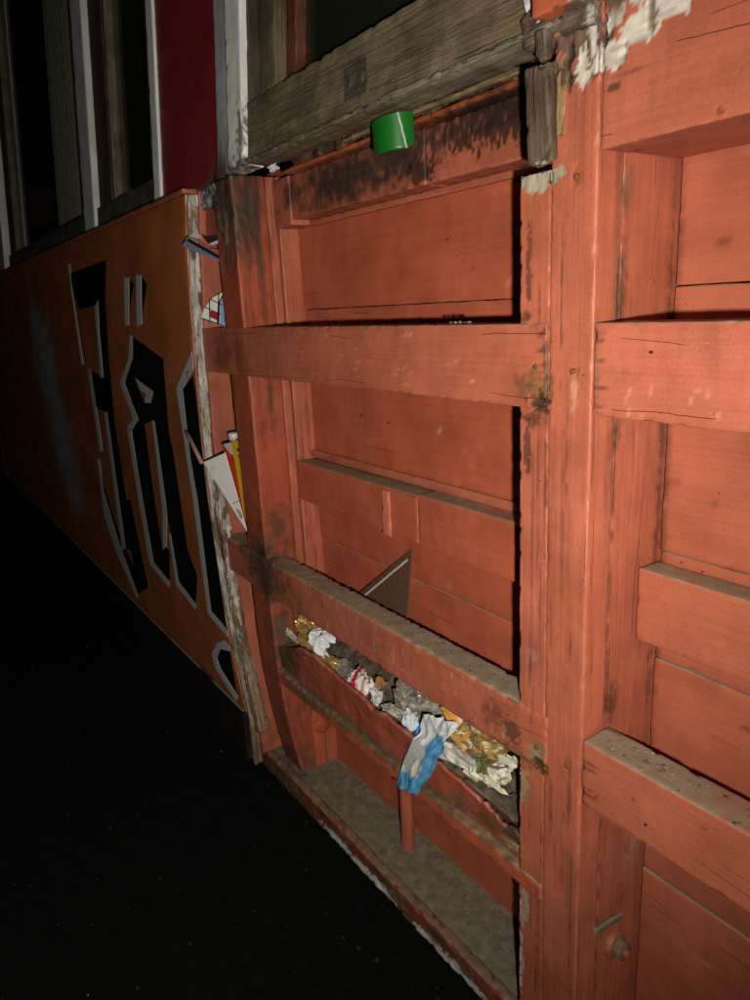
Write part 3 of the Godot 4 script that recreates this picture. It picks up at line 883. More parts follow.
	for j in d:
		for i in w:
			var a := j * (w + 1) + i
			for k in [a, a + 1, a + w + 2, a, a + w + 2, a + w + 1]:
				hs.add_index(k)
	hs.generate_normals()
	mesh("dust_heap", hs.commit(), M.grit, C)
	board(C, "ledge", Vector3(-1.203, 0.859, -0.124), Vector3(-0.536, 0.89, -0.03), 0, M.bare, pal(Color(0.1, 0.06, 0.04)), {"cell": 0.02})

func make_upper_band() -> void:
	var wood := pal(WEATHERED, {"scuff": 0.5, "grime": 0.22, "wear": 0.4, "mottle": 0.16, "dust": 0.4, "under": Color(0.2, 0.17, 0.125)})
	var white := pal(WHITE, {"chip": 0, "scuff": 0.0, "grime": 0.22, "wear": 0.0, "mottle": 0.06, "dust": 0.2})
	var sooty := pal(Color(0.10, 0.092, 0.072), {"scuff": 0.3, "grime": 0.4, "under": Color(0.12, 0.11, 0.09)})
	# weathered drop-window frame of the middle bay
	spot(Vector3(-0.80, 1.862, 0), Vector3(0.25, 0.012, 0.05), Color(0.2, 0.16, 0.09), 0.4, true, 60)
	spot(Vector3(-0.6, 1.776, 0), Vector3(0.3, 0.006, 0.05), Color(0.25, 0.22, 0.17), 0.6, false, 40)
	spot(Vector3(-1.07, 2.0, 0), Vector3(0.05, 0.4, 0.05), Color(0.115, 0.105, 0.06), 0.7, false, 20)
	var win: Node3D = Node3D.new()
	put(win, "window", C)
	win.set_meta("label", "weathered bare wood drop window with black glass")
	board(win, "bottom_rail", Vector3(-1.125, 1.777, -0.04), Vector3(-0.478, 1.868, 0.002), 0, M.bare, wood, {"cell": 0.0035, "r": 0.004, "amp": 0.001, "rot": 0.0003, "chip": 0.003, "lean": true})
	board(win, "drip_strip", Vector3(-1.12, 1.7765, 0.0025), Vector3(-0.479, 1.7835, 0.008), 0, M.bare, pal(Color(0.2, 0.17, 0.125), {"scuff": 0.5, "grime": 0.8, "mottle": 0.4}), {"cell": 0.004, "r": 0.003, "amp": 0.0016, "rot": 0.001, "chip": 0.004, "lean": true})
	board(win, "stile", Vector3(-1.125, 1.8685, -0.04), Vector3(-1.03, 2.95, 0.0), 1, M.bare, wood, {"cell": 0.007, "r": 0.003, "rot": 0.0006, "lean": true})
	board(win, "stile", Vector3(-0.57, 1.8685, -0.04), Vector3(-0.478, 2.95, 0.0), 1, M.bare, wood, {"cell": 0.012, "lean": true})
	board(win, "top_rail", Vector3(-1.03, 2.87, -0.04), Vector3(-0.57, 2.95, 0.0), 0, M.bare, wood, {"cell": 0.02, "lean": true})
	board(win, "glazing_bead", Vector3(-1.0295, 1.8685, -0.036), Vector3(-1.0, 2.87, -0.018), 1, M.bare, pal(Color(0.14, 0.05, 0.025), {"grime": 0.5}), {"cell": 0.008, "lean": true})
	lean(slab(win, "pane", PackedVector2Array([Vector2(-1.03, 1.865), Vector2(-0.57, 1.865), Vector2(-0.57, 2.87), Vector2(-1.03, 2.87)]), Vector3(0, 0, -0.034), Vector3.RIGHT, Vector3.UP, 0.004, M.pane))
	# small plate let into its bottom rail
	lean(board(win, "finger_plate", Vector3(-0.838, 1.797, 0.0), Vector3(-0.786, 1.838, 0.0028), 0, M.bare, pal(Color(0.10, 0.085, 0.06), {"scuff": 0.3}), {"cell": 0.004, "r": 0.0015}))
	for x in [-0.825, -0.799]:
		var sc := lathe(win, "screw", PackedVector2Array([Vector2(0.007, 0.0), Vector2(0.0068, 0.0012), Vector2(0.004, 0.0018), Vector2(0.0001, 0.0019)]), Vector3(x, 1.818, 0.0022), Vector3(0, 0, 1), M.rust, Color(0.095, 0.09, 0.08), 14, 0.001)
		lean(sc)
	# the slot under the frame, with splintered packing pieces
	board(C, "batten", Vector3(-1.13, 1.7665, -0.124), Vector3(-0.50, 1.772, -0.062), 0, M.paint, pal(Color(0.42, 0.10, 0.03), {"grime": 0.4, "dust": 0.0}), {"cell": 0.008, "r": 0.001})
	for k in 9:
		var x := -1.09 + 0.066 * k + rng.randf_range(-0.01, 0.01)
		board(C, "packing_piece", Vector3(x, 1.7725, -0.1), Vector3(x + rng.randf_range(0.02, 0.05), 1.80, rng.randf_range(-0.075, -0.055)), 0, M.bare, pal([Color(0.10, 0.05, 0.025), Color(0.05, 0.032, 0.02), Color(0.16, 0.11, 0.06)][k % 3], {"dust": 0.3}), {"cell": 0.006, "amp": 0.003, "rot": 0.003})
	board(C, "packing_strip", Vector3(-0.93, 1.773, -0.06), Vector3(-0.54, 1.7795, -0.05), 0, M.bare, pal(Color(0.22, 0.15, 0.075), {"dust": 0.3}), {"cell": 0.006, "amp": 0.0015})
	# white pilaster, grey strip, maroon panel and the windows farther along
	spot(Vector3(-1.135, 1.825, 0.01), Vector3(0.015, 0.04, 0.05), Color(0.12, 0.09, 0.06), 0.8, true, 220, 0.0005, 1.3, Vector3(1.8, 0.35, 1))
	spot(Vector3(-1.15, 1.775, 0.01), Vector3(0.06, 0.02, 0.05), Color(0.07, 0.05, 0.035), 0.9, false, 70, 0.001, 1.2)
	spot(Vector3(-1.188, 1.95, 0), Vector3(0.006, 0.3, 0.05), Color(0.14, 0.1, 0.06), 0.8, true, 40, 0.001, 1.2)
	spot(Vector3(-1.10, 2.0, 0), Vector3(0.004, 0.2, 0.05), Color(0.14, 0.1, 0.06), 0.7, true, 40, 0.001, 1.2)
	board(C, "pilaster", Vector3(-1.187, 1.777, -0.03), Vector3(-1.128, 3.0, 0.009), 1, M.paint, white, {"cell": 0.0045, "r": 0.003, "chip": 0.0004, "lean": true})
	board(C, "pilaster", Vector3(-1.24, 1.776, -0.03), Vector3(-1.1885, 3.0, 0.004), 1, M.paint, pal(Color(0.36, 0.38, 0.40), {"scuff": 0.0, "grime": 0.15, "dust": 0.2}), {"cell": 0.007, "chip": 0.0003, "lean": true})
	var maroon := board(C, "panel", Vector3(-1.545, 1.776, -0.03), Vector3(-1.241, 3.0, -0.004), 1, M.sheet, pal(Color(0.215, 0.022, 0.027), {"scuff": 0.3, "grime": 0.2, "under": Color(0.33, 0.12, 0.12), "dust": 0.2, "mottle": 0.25}), {"cell": 0.009, "lean": true})
	maroon.set_meta("label", "dark maroon painted panel between the windows")
	board(C, "pilaster", Vector3(-1.588, 1.776, -0.03), Vector3(-1.548, 3.0, 0.0), 1, M.paint, white, {"cell": 0.006, "lean": true})
	board(C, "pilaster", Vector3(-2.20, 1.776, -0.03), Vector3(-2.09, 3.0, -0.004), 1, M.paint, pal(Color(0.64, 0.66, 0.67), {"scuff": 0.0, "grime": 0.3, "dust": 0.2}), {"cell": 0.012, "lean": true})
	board(C, "pilaster", Vector3(-3.68, 1.776, -0.03), Vector3(-3.55, 3.0, 0.008), 1, M.paint, pal(Color(0.64, 0.66, 0.67), {"scuff": 0.0, "grime": 0.3, "dust": 0.2}), {"cell": 0.015, "lean": true})
	for b in [[-2.089, -1.589], [-3.549, -2.201], [-5.0, -3.681], [-6.4, -5.0], [-7.8, -6.4], [-9.0, -7.8], [-0.477, 0.4], [0.4, 1.8], [1.8, 3.4]]:
		var x0: float = b[0]
		var x1: float = b[1]
		var w := Node3D.new()
		put(w, "window", C)
		var c := 0.02 if x0 > -2.5 else 0.06
		board(w, "bottom_rail", Vector3(x0, 1.776, -0.05), Vector3(x1, 1.84, -0.012), 0, M.bare, sooty, {"cell": c, "lean": true})
		board(w, "stile", Vector3(x0, 1.8405, -0.05), Vector3(x0 + 0.12, 2.95, -0.02), 1, M.bare, pal(Color(0.075, 0.045, 0.028), {"grime": 0.4}), {"cell": c, "lean": true})
		board(w, "stile", Vector3(x1 - 0.07, 1.8405, -0.05), Vector3(x1, 2.95, -0.02), 1, M.bare, sooty, {"cell": c, "lean": true})
		board(w, "top_rail", Vector3(x0 + 0.12, 2.87, -0.05), Vector3(x1 - 0.07, 2.95, -0.02), 0, M.bare, sooty, {"cell": 0.06, "lean": true})
		board(w, "glazing_bead", Vector3(x0 + 0.121, 1.8405, -0.045), Vector3(x0 + 0.136, 2.87, -0.022), 1, M.bare, pal(Color(0.16, 0.14, 0.1), {"grime": 0.4}), {"cell": c, "lean": true})
		lean(slab(w, "pane", PackedVector2Array([Vector2(x0 + 0.1, 1.835), Vector2(x1 - 0.05, 1.835), Vector2(x1 - 0.05, 2.88), Vector2(x0 + 0.1, 2.88)]), Vector3(0, 0, -0.043), Vector3.RIGHT, Vector3.UP, 0.004, M.pane))
	# inside of the carriage, roof and far side: what one would see through a window
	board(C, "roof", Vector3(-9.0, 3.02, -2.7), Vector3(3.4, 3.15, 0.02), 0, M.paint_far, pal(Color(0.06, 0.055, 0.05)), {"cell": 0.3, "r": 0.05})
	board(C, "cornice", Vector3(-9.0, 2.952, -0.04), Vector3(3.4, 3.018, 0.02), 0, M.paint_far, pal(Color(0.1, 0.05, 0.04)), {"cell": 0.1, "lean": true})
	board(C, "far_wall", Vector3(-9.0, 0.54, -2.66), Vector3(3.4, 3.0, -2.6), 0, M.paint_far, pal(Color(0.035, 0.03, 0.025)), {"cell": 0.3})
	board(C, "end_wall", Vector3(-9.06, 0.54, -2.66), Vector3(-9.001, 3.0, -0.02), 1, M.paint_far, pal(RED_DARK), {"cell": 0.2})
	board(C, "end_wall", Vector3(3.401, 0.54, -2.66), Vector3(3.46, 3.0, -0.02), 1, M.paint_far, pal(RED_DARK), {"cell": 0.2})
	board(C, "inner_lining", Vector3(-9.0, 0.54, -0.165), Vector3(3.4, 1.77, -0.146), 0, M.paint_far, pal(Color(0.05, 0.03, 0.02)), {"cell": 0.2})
	# curtain behind the second window
	var cs := SurfaceTool.new()
	cs.begin(Mesh.PRIMITIVE_TRIANGLES)
	var nu := 60
	var nv := 12
	for j in nv + 1:
		for i in nu + 1:
			var x := lerpf(-2.92, -2.6, float(i) / nu)
			var y := lerpf(1.79, 2.93, float(j) / nv)
			cs.set_color(Color(0.70, 0.72, 0.52))
			cs.set_uv(Vector2(x, y))
			cs.add_vertex(Vector3(x, y, -0.10 + 0.012 * sin(float(i) * 0.85) - 0.08 * (y - 1.77)))
	for j in nv:
		for i in nu:
			var a := j * (nu + 1) + i
			for k in [a, a + nu + 2, a + 1, a, a + nu + 1, a + nu + 2]:
				cs.add_index(k)
	cs.generate_normals()
	var cloth: StandardMaterial3D = M.grit.duplicate()
	cloth.cull_mode = BaseMaterial3D.CULL_DISABLED
	var cu := mesh("curtain", cs.commit(), cloth)
	tag(cu, "pale grey-green cloth curtain hanging behind the leftmost dark window", "curtain")
	# top of the right-hand post: a dark broken stub, a red strip and flaked lumps
	var stub_warp := func(p: Vector3) -> Vector3:
		var t: float = (p.y - 1.664) / 0.1
		return p + Vector3(-0.001 * t, 0, 0.004 + 0.006 * t)
	var stub := board(C, "broken_stub", Vector3(-0.519, 1.668, -0.012), Vector3(-0.488, 1.752, 0.004), 1, M.bare, pal(Color(0.105, 0.073, 0.05), {"scuff": 0.5, "grime": 0.3, "wear": 0.8, "under": Color(0.2, 0.15, 0.1), "mottle": 0.3}), {"cell": 0.0025, "r": 0.004, "amp": 0.0012, "rot": 0.0006, "chip": 0.008, "warp": stub_warp})
	stub.set_meta("label", "dark weathered stub of a broken upright")
	board(C, "broken_stub", Vector3(-0.505, 1.7525, -0.01), Vector3(-0.492, 1.777, 0.004), 1, M.bare, pal(Color(0.095, 0.066, 0.046), {"scuff": 0.4}), {"cell": 0.003, "r": 0.004, "amp": 0.0015, "rot": 0.0008, "warp": stub_warp})
	board(C, "splinter", Vector3(-0.487, 1.69, -0.004), Vector3(-0.481, 1.745, 0.004), 1, M.bare, pal(Color(0.30, 0.2, 0.1)), {"cell": 0.003, "amp": 0.002, "rot": 0.002})
	board(C, "window_sill", Vector3(-0.50, 1.783, -0.06), Vector3(0.40, 1.81, 0.024), 0, M.paint, pal(Color(0.42, 0.10, 0.04), {"grime": 0.4}), {"cell": 0.006, "r": 0.003, "amp": 0.001})
	board(C, "rotten_block", Vector3(-0.53, 1.768, -0.03), Vector3(-0.445, 1.801, 0.006), 0, M.bare, pal(Color(0.12, 0.085, 0.065), {"scuff": 0.5, "mottle": 0.5, "grime": 0.6}), {"cell": 0.003, "r": 0.008, "amp": 0.005, "rot": 0.003})
	# lumps of old filler over the left-hand post
	spot(Vector3(-1.335, 1.755, 0), Vector3(0.02, 0.02, 0.05), Color(0.40, 0.41, 0.42), 0.9, true, 110, 0.0, 1.2)
	spot(Vector3(-1.30, 1.748, 0), Vector3(0.022, 0.018, 0.05), Color(0.36, 0.37, 0.38), 0.85, true, 110, 0.0, 1.2)
	spot(Vector3(-1.28, 1.765, 0), Vector3(0.02, 0.012, 0.05), Color(0.3, 0.3, 0.31), 0.85, true, 110, 0.0, 1.2)
	board(C, "filler_lump", Vector3(-1.358, 1.738, -0.04), Vector3(-1.283, 1.777, -0.002), 0, M.rust, pal(Color(0.15, 0.085, 0.055), {"mottle": 0.5, "grime": 0.8, "scuff": 0.5, "under": Color(0.3, 0.28, 0.26)}), {"cell": 0.0025, "r": 0.005, "amp": 0.0045, "chip": 0.006})
	board(C, "filler_lump", Vector3(-1.278, 1.728, -0.002), Vector3(-1.262, 1.772, 0.004), 1, M.rust, pal(Color(0.12, 0.085, 0.055), {"mottle": 0.6, "grime": 0.8, "scuff": 0.6, "under": Color(0.3, 0.28, 0.25)}), {"cell": 0.0025, "r": 0.003, "amp": 0.003, "chip": 0.005})
	board(C, "splinter", Vector3(-1.245, 1.665, -0.006), Vector3(-1.232, 1.735, 0.004), 1, M.bare, pal(Color(0.2, 0.13, 0.06)), {"cell": 0.003, "amp": 0.003, "rot": 0.003})
	board(C, "splinter", Vector3(-1.262, 1.69, -0.006), Vector3(-1.252, 1.74, 0.003), 1, M.bare, pal(Color(0.13, 0.09, 0.05)), {"cell": 0.003, "amp": 0.003, "rot": 0.003})

func make_outer_panels() -> void:
	var skin := pal(ORANGE, {"scuff": 0.1, "grime": 0.2, "wear": 0.0, "mottle": 0.6, "under": Color(0.42, 0.2, 0.1), "dust": 0.1})
	spot(Vector3(-2.93, 1.38, 0.02), Vector3(0.27, 0.28, 0.05), Color(0.36, 0.38, 0.42), 0.97, false, 5, 0.0, 0.35)
	spot(Vector3(-2.86, 1.08, 0.02), Vector3(0.27, 0.32, 0.05), Color(0.36, 0.38, 0.42), 0.97, false, 5, 0.0, 0.35)
	spot(Vector3(-2.97, 1.55, 0.02), Vector3(0.14, 0.14, 0.05), Color(0.32, 0.34, 0.38), 0.97, false, 5, 0.0, 0.35)
	var follow := func(p: Vector3) -> Vector3:
		return p + Vector3((torn_x(p.y) + 1.352) * smoothstep(-2.2, -1.36, p.x), 0, 0)
	var o := board(C, "panel", Vector3(-4.6, 0.70, 0.004), Vector3(-1.352, 1.766, 0.02), 0, M.sheet, skin, {"cell": 0.016, "r": 0.002, "amp": 0.0003, "skip": [4], "warp": follow})
	o.set_meta("label", "rust orange outer panel with black and grey graffiti letters")
	board(C, "panel", Vector3(-9.0, 0.70, 0.004), Vector3(-4.602, 1.766, 0.02), 0, M.sheet, skin, {"cell": 0.12, "skip": [4]})
	board(C, "panel", Vector3(0.32, 0.70, 0.004), Vector3(3.4, 1.766, 0.02), 0, M.sheet, skin, {"cell": 0.06, "skip": [4]})
	board(C, "skirt", Vector3(-9.0, 0.574, 0.0), Vector3(-1.352, 0.699, 0.023), 0, M.sheet, pal(Color(0.016, 0.014, 0.013), {"scuff": 0.2, "under": Color(0.1, 0.09, 0.08), "wear": 0.3}), {"cell": 0.03, "r": 0.003})
	board(C, "skirt", Vector3(0.32, 0.574, 0.0), Vector3(3.4, 0.699, 0.023), 0, M.sheet, pal(Color(0.016, 0.014, 0.013)), {"cell": 0.06})
	# ledge moulding along the top of the panel
	board(C, "moulding", Vector3(-9.0, 1.7665, -0.01), Vector3(-1.353, 1.776, 0.026), 0, M.sheet, pal(Color(0.34, 0.10, 0.035), {"grime": 0.4, "scuff": 0.5, "dust": 0.3, "under": Color(0.45, 0.3, 0.2)}), {"cell": 0.012, "r": 0.003, "chip": 0.003})
	# the broken edge: splintered ply with remains of white paint
	spot(Vector3(-1.34, 1.55, 0.012), Vector3(0.03, 0.16, 0.03), Color(0.72, 0.70, 0.64), 0.95, true, 60, 0.0006, 1.2, Vector3(1.6, 0.35, 1.6))
	spot(Vector3(-1.34, 1.27, 0.012), Vector3(0.03, 0.2, 0.03), Color(0.66, 0.62, 0.55), 0.88, true, 40, 0.0006, 1.4, Vector3(1.6, 0.35, 1.6))
	spot(Vector3(-1.34, 0.97, 0.012), Vector3(0.03, 0.15, 0.03), Color(0.64, 0.60, 0.52), 0.88, true, 40, 0.0006, 1.4, Vector3(1.6, 0.35, 1.6))
	spot(Vector3(-1.34, 0.80, 0.012), Vector3(0.03, 0.12, 0.03), Color(0.34, 0.29, 0.2), 0.8, true, 30, 0.0006, 1.2, Vector3(1.6, 0.35, 1.6))
	var splint := pal(Color(0.3, 0.2, 0.13), {"scuff": 0.8, "grime": 0.7, "wear": 0.8, "mottle": 0.5, "under": Color(0.42, 0.36, 0.27)})
	board(C, "broken_edge", Vector3(-1.353, 0.575, -0.003), Vector3(-1.341, 1.766, 0.0185), 1, M.bare, splint, {"cell": 0.0028, "r": 0.003, "amp": 0.0018, "rot": 0.0022, "chip": 0.004, "warp": follow})
	board(C, "broken_edge", Vector3(-1.3405, 0.66, -0.012), Vector3(-1.318, 1.22, 0.010), 1, M.bare, splint, {"cell": 0.003, "r": 0.004, "amp": 0.004, "rot": 0.0035, "chip": 0.006, "warp": follow})
	# graffiti: black letter bodies with grey shine on their left edges
	var black := Color(0.0065, 0.0062, 0.0062)
	var grey := Color(0.40, 0.43, 0.45)
	var letters := {
		"J_body": [PackedVector2Array([Vector2(-2.337, 1.689), Vector2(-1.933, 1.696), Vector2(-1.991, 1.609), Vector2(-2.085, 1.592), Vector2(-2.286, 1.584), Vector2(-2.332, 1.645)]),
			PackedVector2Array([Vector2(-2.066, 1.598), Vector2(-1.989, 1.612), Vector2(-2.038, 1.462), Vector2(-2.075, 1.289), Vector2(-2.073, 0.893), Vector2(-2.208, 0.858), Vector2(-2.166, 1.294), Vector2(-2.267, 1.297), Vector2(-2.263, 1.411), Vector2(-2.125, 1.394)]),
			PackedVector2Array([Vector2(-2.353, 0.967), Vector2(-2.285, 0.873), Vector2(-2.118, 0.737), Vector2(-1.973, 0.802), Vector2(-1.997, 0.899), Vector2(-2.028, 1.054), Vector2(-2.115, 1.037), Vector2(-2.099, 0.827), Vector2(-2.191, 0.884), Vector2(-2.274, 0.985), Vector2(-2.331, 1.088)])],
		"J_shine": [PackedVector2Array([Vector2(-2.346, 1.715), Vector2(-2.314, 1.714), Vector2(-2.339, 1.647), Vector2(-2.340, 1.424), Vector2(-2.371, 1.422)]),
			PackedVector2Array([Vector2(-2.110, 1.586), Vector2(-2.064, 1.603), Vector2(-2.101, 1.526), Vector2(-2.129, 1.394), Vector2(-2.160, 1.392)]),
			PackedVector2Array([Vector2(-2.293, 1.410), Vector2(-2.259, 1.411), Vector2(-2.267, 1.164), Vector2(-2.308, 1.156)]),
			PackedVector2Array([Vector2(-2.176, 1.291), Vector2(-2.143, 1.296), Vector2(-2.164, 0.873), Vector2(-2.208, 0.858)]),
			PackedVector2Array([Vector2(-2.354, 1.127), Vector2(-2.324, 1.129), Vector2(-2.328, 1.020), Vector2(-2.246, 0.889), Vector2(-2.102, 0.742), Vector2(-2.117, 0.723), Vector2(-2.291, 0.829), Vector2(-2.378, 0.937)])],
		"dots_body": [PackedVector2Array([Vector2(-1.761, 1.641), Vector2(-1.734, 1.626), Vector2(-1.775, 1.589), Vector2(-1.809, 1.541)]),
			PackedVector2Array([Vector2(-1.670, 1.640), Vector2(-1.638, 1.622), Vector2(-1.682, 1.578), Vector2(-1.706, 1.548)])],
		"dots_shine": [PackedVector2Array([Vector2(-1.801, 1.647), Vector2(-1.763, 1.643), Vector2(-1.815, 1.535), Vector2(-1.847, 1.535)]),
			PackedVector2Array([Vector2(-1.706, 1.646), Vector2(-1.672, 1.642), Vector2(-1.713, 1.536), Vector2(-1.752, 1.533)])],
		"a_body": [PackedVector2Array([Vector2(-1.801, 1.510), Vector2(-1.593, 1.461), Vector2(-1.604, 1.395), Vector2(-1.691, 1.383), Vector2(-1.825, 1.409), Vector2(-1.918, 1.389), Vector2(-1.850, 1.456)]),
			PackedVector2Array([Vector2(-1.918, 1.389), Vector2(-1.825, 1.409), Vector2(-1.801, 1.376), Vector2(-1.767, 1.351), Vector2(-1.723, 1.355), Vector2(-1.691, 1.383), Vector2(-1.604, 1.395), Vector2(-1.617, 1.299), Vector2(-1.721, 1.312), Vector2(-1.797, 1.295), Vector2(-1.916, 1.265), Vector2(-1.846, 1.301)]),
			PackedVector2Array([Vector2(-1.916, 1.265), Vector2(-1.797, 1.295), Vector2(-1.80, 1.1), Vector2(-1.79, 0.98), Vector2(-1.731, 0.979), Vector2(-1.766, 0.882), Vector2(-1.894, 0.899), Vector2(-1.912, 1.076)]),
			PackedVector2Array([Vector2(-1.721, 1.312), Vector2(-1.617, 1.299), Vector2(-1.604, 1.244), Vector2(-1.591, 1.016), Vector2(-1.546, 0.962), Vector2(-1.582, 0.878), Vector2(-1.694, 0.906), Vector2(-1.702, 1.029), Vector2(-1.714, 1.094)])],
		"a_shine": [PackedVector2Array([Vector2(-1.817, 1.513), Vector2(-1.796, 1.510), Vector2(-1.820, 1.457), Vector2(-1.925, 1.389), Vector2(-1.840, 1.302), Vector2(-1.930, 1.261), Vector2(-1.966, 1.266), Vector2(-1.888, 1.299), Vector2(-1.964, 1.387), Vector2(-1.855, 1.457)]),
			PackedVector2Array([Vector2(-1.825, 1.409), Vector2(-1.691, 1.383), Vector2(-1.724, 1.353), Vector2(-1.773, 1.351), Vector2(-1.752, 1.374), Vector2(-1.793, 1.380)]),
			PackedVector2Array([Vector2(-1.959, 1.267), Vector2(-1.923, 1.264), Vector2(-1.906, 1.078), Vector2(-1.885, 0.906), Vector2(-1.766, 0.884), Vector2(-1.779, 0.864), Vector2(-1.924, 0.887), Vector2(-1.947, 1.069)]),
			PackedVector2Array([Vector2(-1.731, 1.311), Vector2(-1.713, 1.311), Vector2(-1.708, 1.095), Vector2(-1.751, 0.983), Vector2(-1.785, 0.967), Vector2(-1.742, 1.088)]),
			PackedVector2Array([Vector2(-1.718, 1.028), Vector2(-1.703, 1.026), Vector2(-1.688, 0.907), Vector2(-1.578, 0.880), Vector2(-1.591, 0.864), Vector2(-1.715, 0.889)])],
		"l_body": [PackedVector2Array([Vector2(-1.492, 1.401), Vector2(-1.422, 1.433), Vector2(-1.419, 1.407), Vector2(-1.409, 1.264), Vector2(-1.394, 1.169), Vector2(-1.398, 0.897), Vector2(-1.394, 0.881), Vector2(-1.480, 0.897), Vector2(-1.482, 1.159), Vector2(-1.496, 1.252)]),
			PackedVector2Array([Vector2(-1.449, 0.811), Vector2(-1.394, 0.827), Vector2(-1.387, 0.788), Vector2(-1.381, 0.732), Vector2(-1.463, 0.758), Vector2(-1.477, 0.778)])],
		"l_shine": [PackedVector2Array([Vector2(-1.412, 1.482), Vector2(-1.416, 1.445), Vector2(-1.492, 1.401), Vector2(-1.496, 1.252), Vector2(-1.482, 1.159), Vector2(-1.480, 0.897), Vector2(-1.387, 0.878), Vector2(-1.395, 0.862), Vector2(-1.504, 0.882), Vector2(-1.510, 1.154), Vector2(-1.519, 1.248), Vector2(-1.531, 1.400)]),
			PackedVector2Array([Vector2(-1.391, 0.841), Vector2(-1.420, 0.845), Vector2(-1.467, 0.820), Vector2(-1.512, 0.775), Vector2(-1.497, 0.744), Vector2(-1.389, 0.706), Vector2(-1.375, 0.723), Vector2(-1.464, 0.756), Vector2(-1.481, 0.778), Vector2(-1.453, 0.811), Vector2(-1.392, 0.830)])],
	}
	for key in letters:
		var shine: bool = key.ends_with("shine")
		for shape in letters[key]:
			var poly: PackedVector2Array = shape.duplicate()
			for k in poly.size():
				poly[k].x = minf(poly[k].x, torn_x(poly[k].y) - 0.001)
			slab(o, "graffiti_shine" if shine else "graffiti_letter", poly, Vector3(0, 0, 0.0192 if not shine else 0.0195), Vector3.RIGHT, Vector3.UP, 0.0014, M.graffiti, grey if shine else black)
	for a in [[Vector2(-1.458, 1.440), Vector2(-1.454, 1.424)], [Vector2(-1.449, 1.436), Vector2(-1.445, 1.442)]]:
		slab(o, "graffiti_mark", PackedVector2Array([a[0], a[0] + Vector2(0.003, 0), a[1] + Vector2(0.003, 0), a[1]]), Vector3(0, 0, 0.0205), Vector3.RIGHT, Vector3.UP, 0.0008, M.graffiti, black)

func make_hardware() -> void:
	# round bar in the bottom compartment
	lathe(C, "bar", PackedVector2Array([Vector2(0.012, -0.005), Vector2(0.0125, 0.02), Vector2(0.0118, 0.1), Vector2(0.0118, 0.235)]), Vector3(-0.893, 0.603, -0.085), Vector3.UP, M.paint, RED, 22)
	# plug on the flank of the left-hand post
	lathe(C, "plug", PackedVector2Array([Vector2(0.0185, -0.004), Vector2(0.018, 0.003), Vector2(0.0165, 0.0055), Vector2(0.011, 0.0075), Vector2(0.0001, 0.0085)]), Vector3(-1.203, 0.692, -0.094), Vector3.RIGHT, M.paint, Color(0.40, 0.08, 0.036), 26)
	board(C, "post_cheek", Vector3(-1.26, 0.585, -0.121), Vector3(-1.203, 0.83, -0.072), 1, M.paint_post, pal(Color(0.47, 0.10, 0.042), {"scuff": 0.2, "grime": 0.2}), {"cell": 0.005})
	# bolt on the flank of the right-hand post: washer, nut and thread, half painted over
	var dusty := Color(0.21, 0.155, 0.11)
	var bolt := lathe(C, "bolt", PackedVector2Array([Vector2(0.017, -0.003), Vector2(0.017, 0.004), Vector2(0.0155, 0.0055), Vector2(0.0001, 0.0055)]), Vector3(-0.4435, 0.768, -0.072), Vector3.RIGHT, M.paint, Color(0.30, 0.10, 0.06), 24, 0.001)
	lathe(bolt, "nut", PackedVector2Array([Vector2(0.0125, 0.0), Vector2(0.0128, 0.009), Vector2(0.011, 0.012), Vector2(0.0001, 0.012)]), Vector3(-0.4382, 0.768, -0.072), Vector3.RIGHT, M.rust, dusty, 6, 0.001)
	lathe(bolt, "thread", PackedVector2Array([Vector2(0.0056, 0.0), Vector2(0.0054, 0.005), Vector2(0.004, 0.0062), Vector2(0.0001, 0.0064)]), Vector3(-0.4265, 0.768, -0.072), Vector3.RIGHT, M.rust, Color(0.36, 0.10, 0.05), 12, 0.0006)
	var tab := board(C, "metal_tab", Vector3(-0.026, -0.0045, 0.0), Vector3(0.026, 0.0045, 0.006), 0, M.rust, pal(dusty, {"scuff": 0.2, "mottle": 0.3}), {"cell": 0.004, "r": 0.002})
	tab.transform = Transform3D(Basis(Vector3.UP, PI / 2) * Basis(Vector3.BACK, -0.12), Vector3(-0.4442, 0.811, -0.056))
	# nails and screws through the rails
	for p in [Vector3(-0.511, 1.483, 0.0025), Vector3(-0.505, 1.047, 0.0025)]:
		nail(C, p, 0.003, Color(0.16, 0.09, 0.045))
	for p in [Vector3(-0.465, 1.480, 0.0005), Vector3(-0.465, 1.652, 0.0005), Vector3(-0.462, 1.046, 0.0005)]:
		nail(C, p, 0.003, Color(0.26, 0.09, 0.03))
	for p in [Vector3(-1.03, 1.37, -0.125), Vector3(-0.95, 1.365, -0.125), Vector3(-0.38, 1.50, 0.001), Vector3(-0.36, 1.035, 0.001), Vector3(-0.79, 1.632, -0.125)]:
		nail(C, p, 0.0016, Color(0.06, 0.03, 0.02))

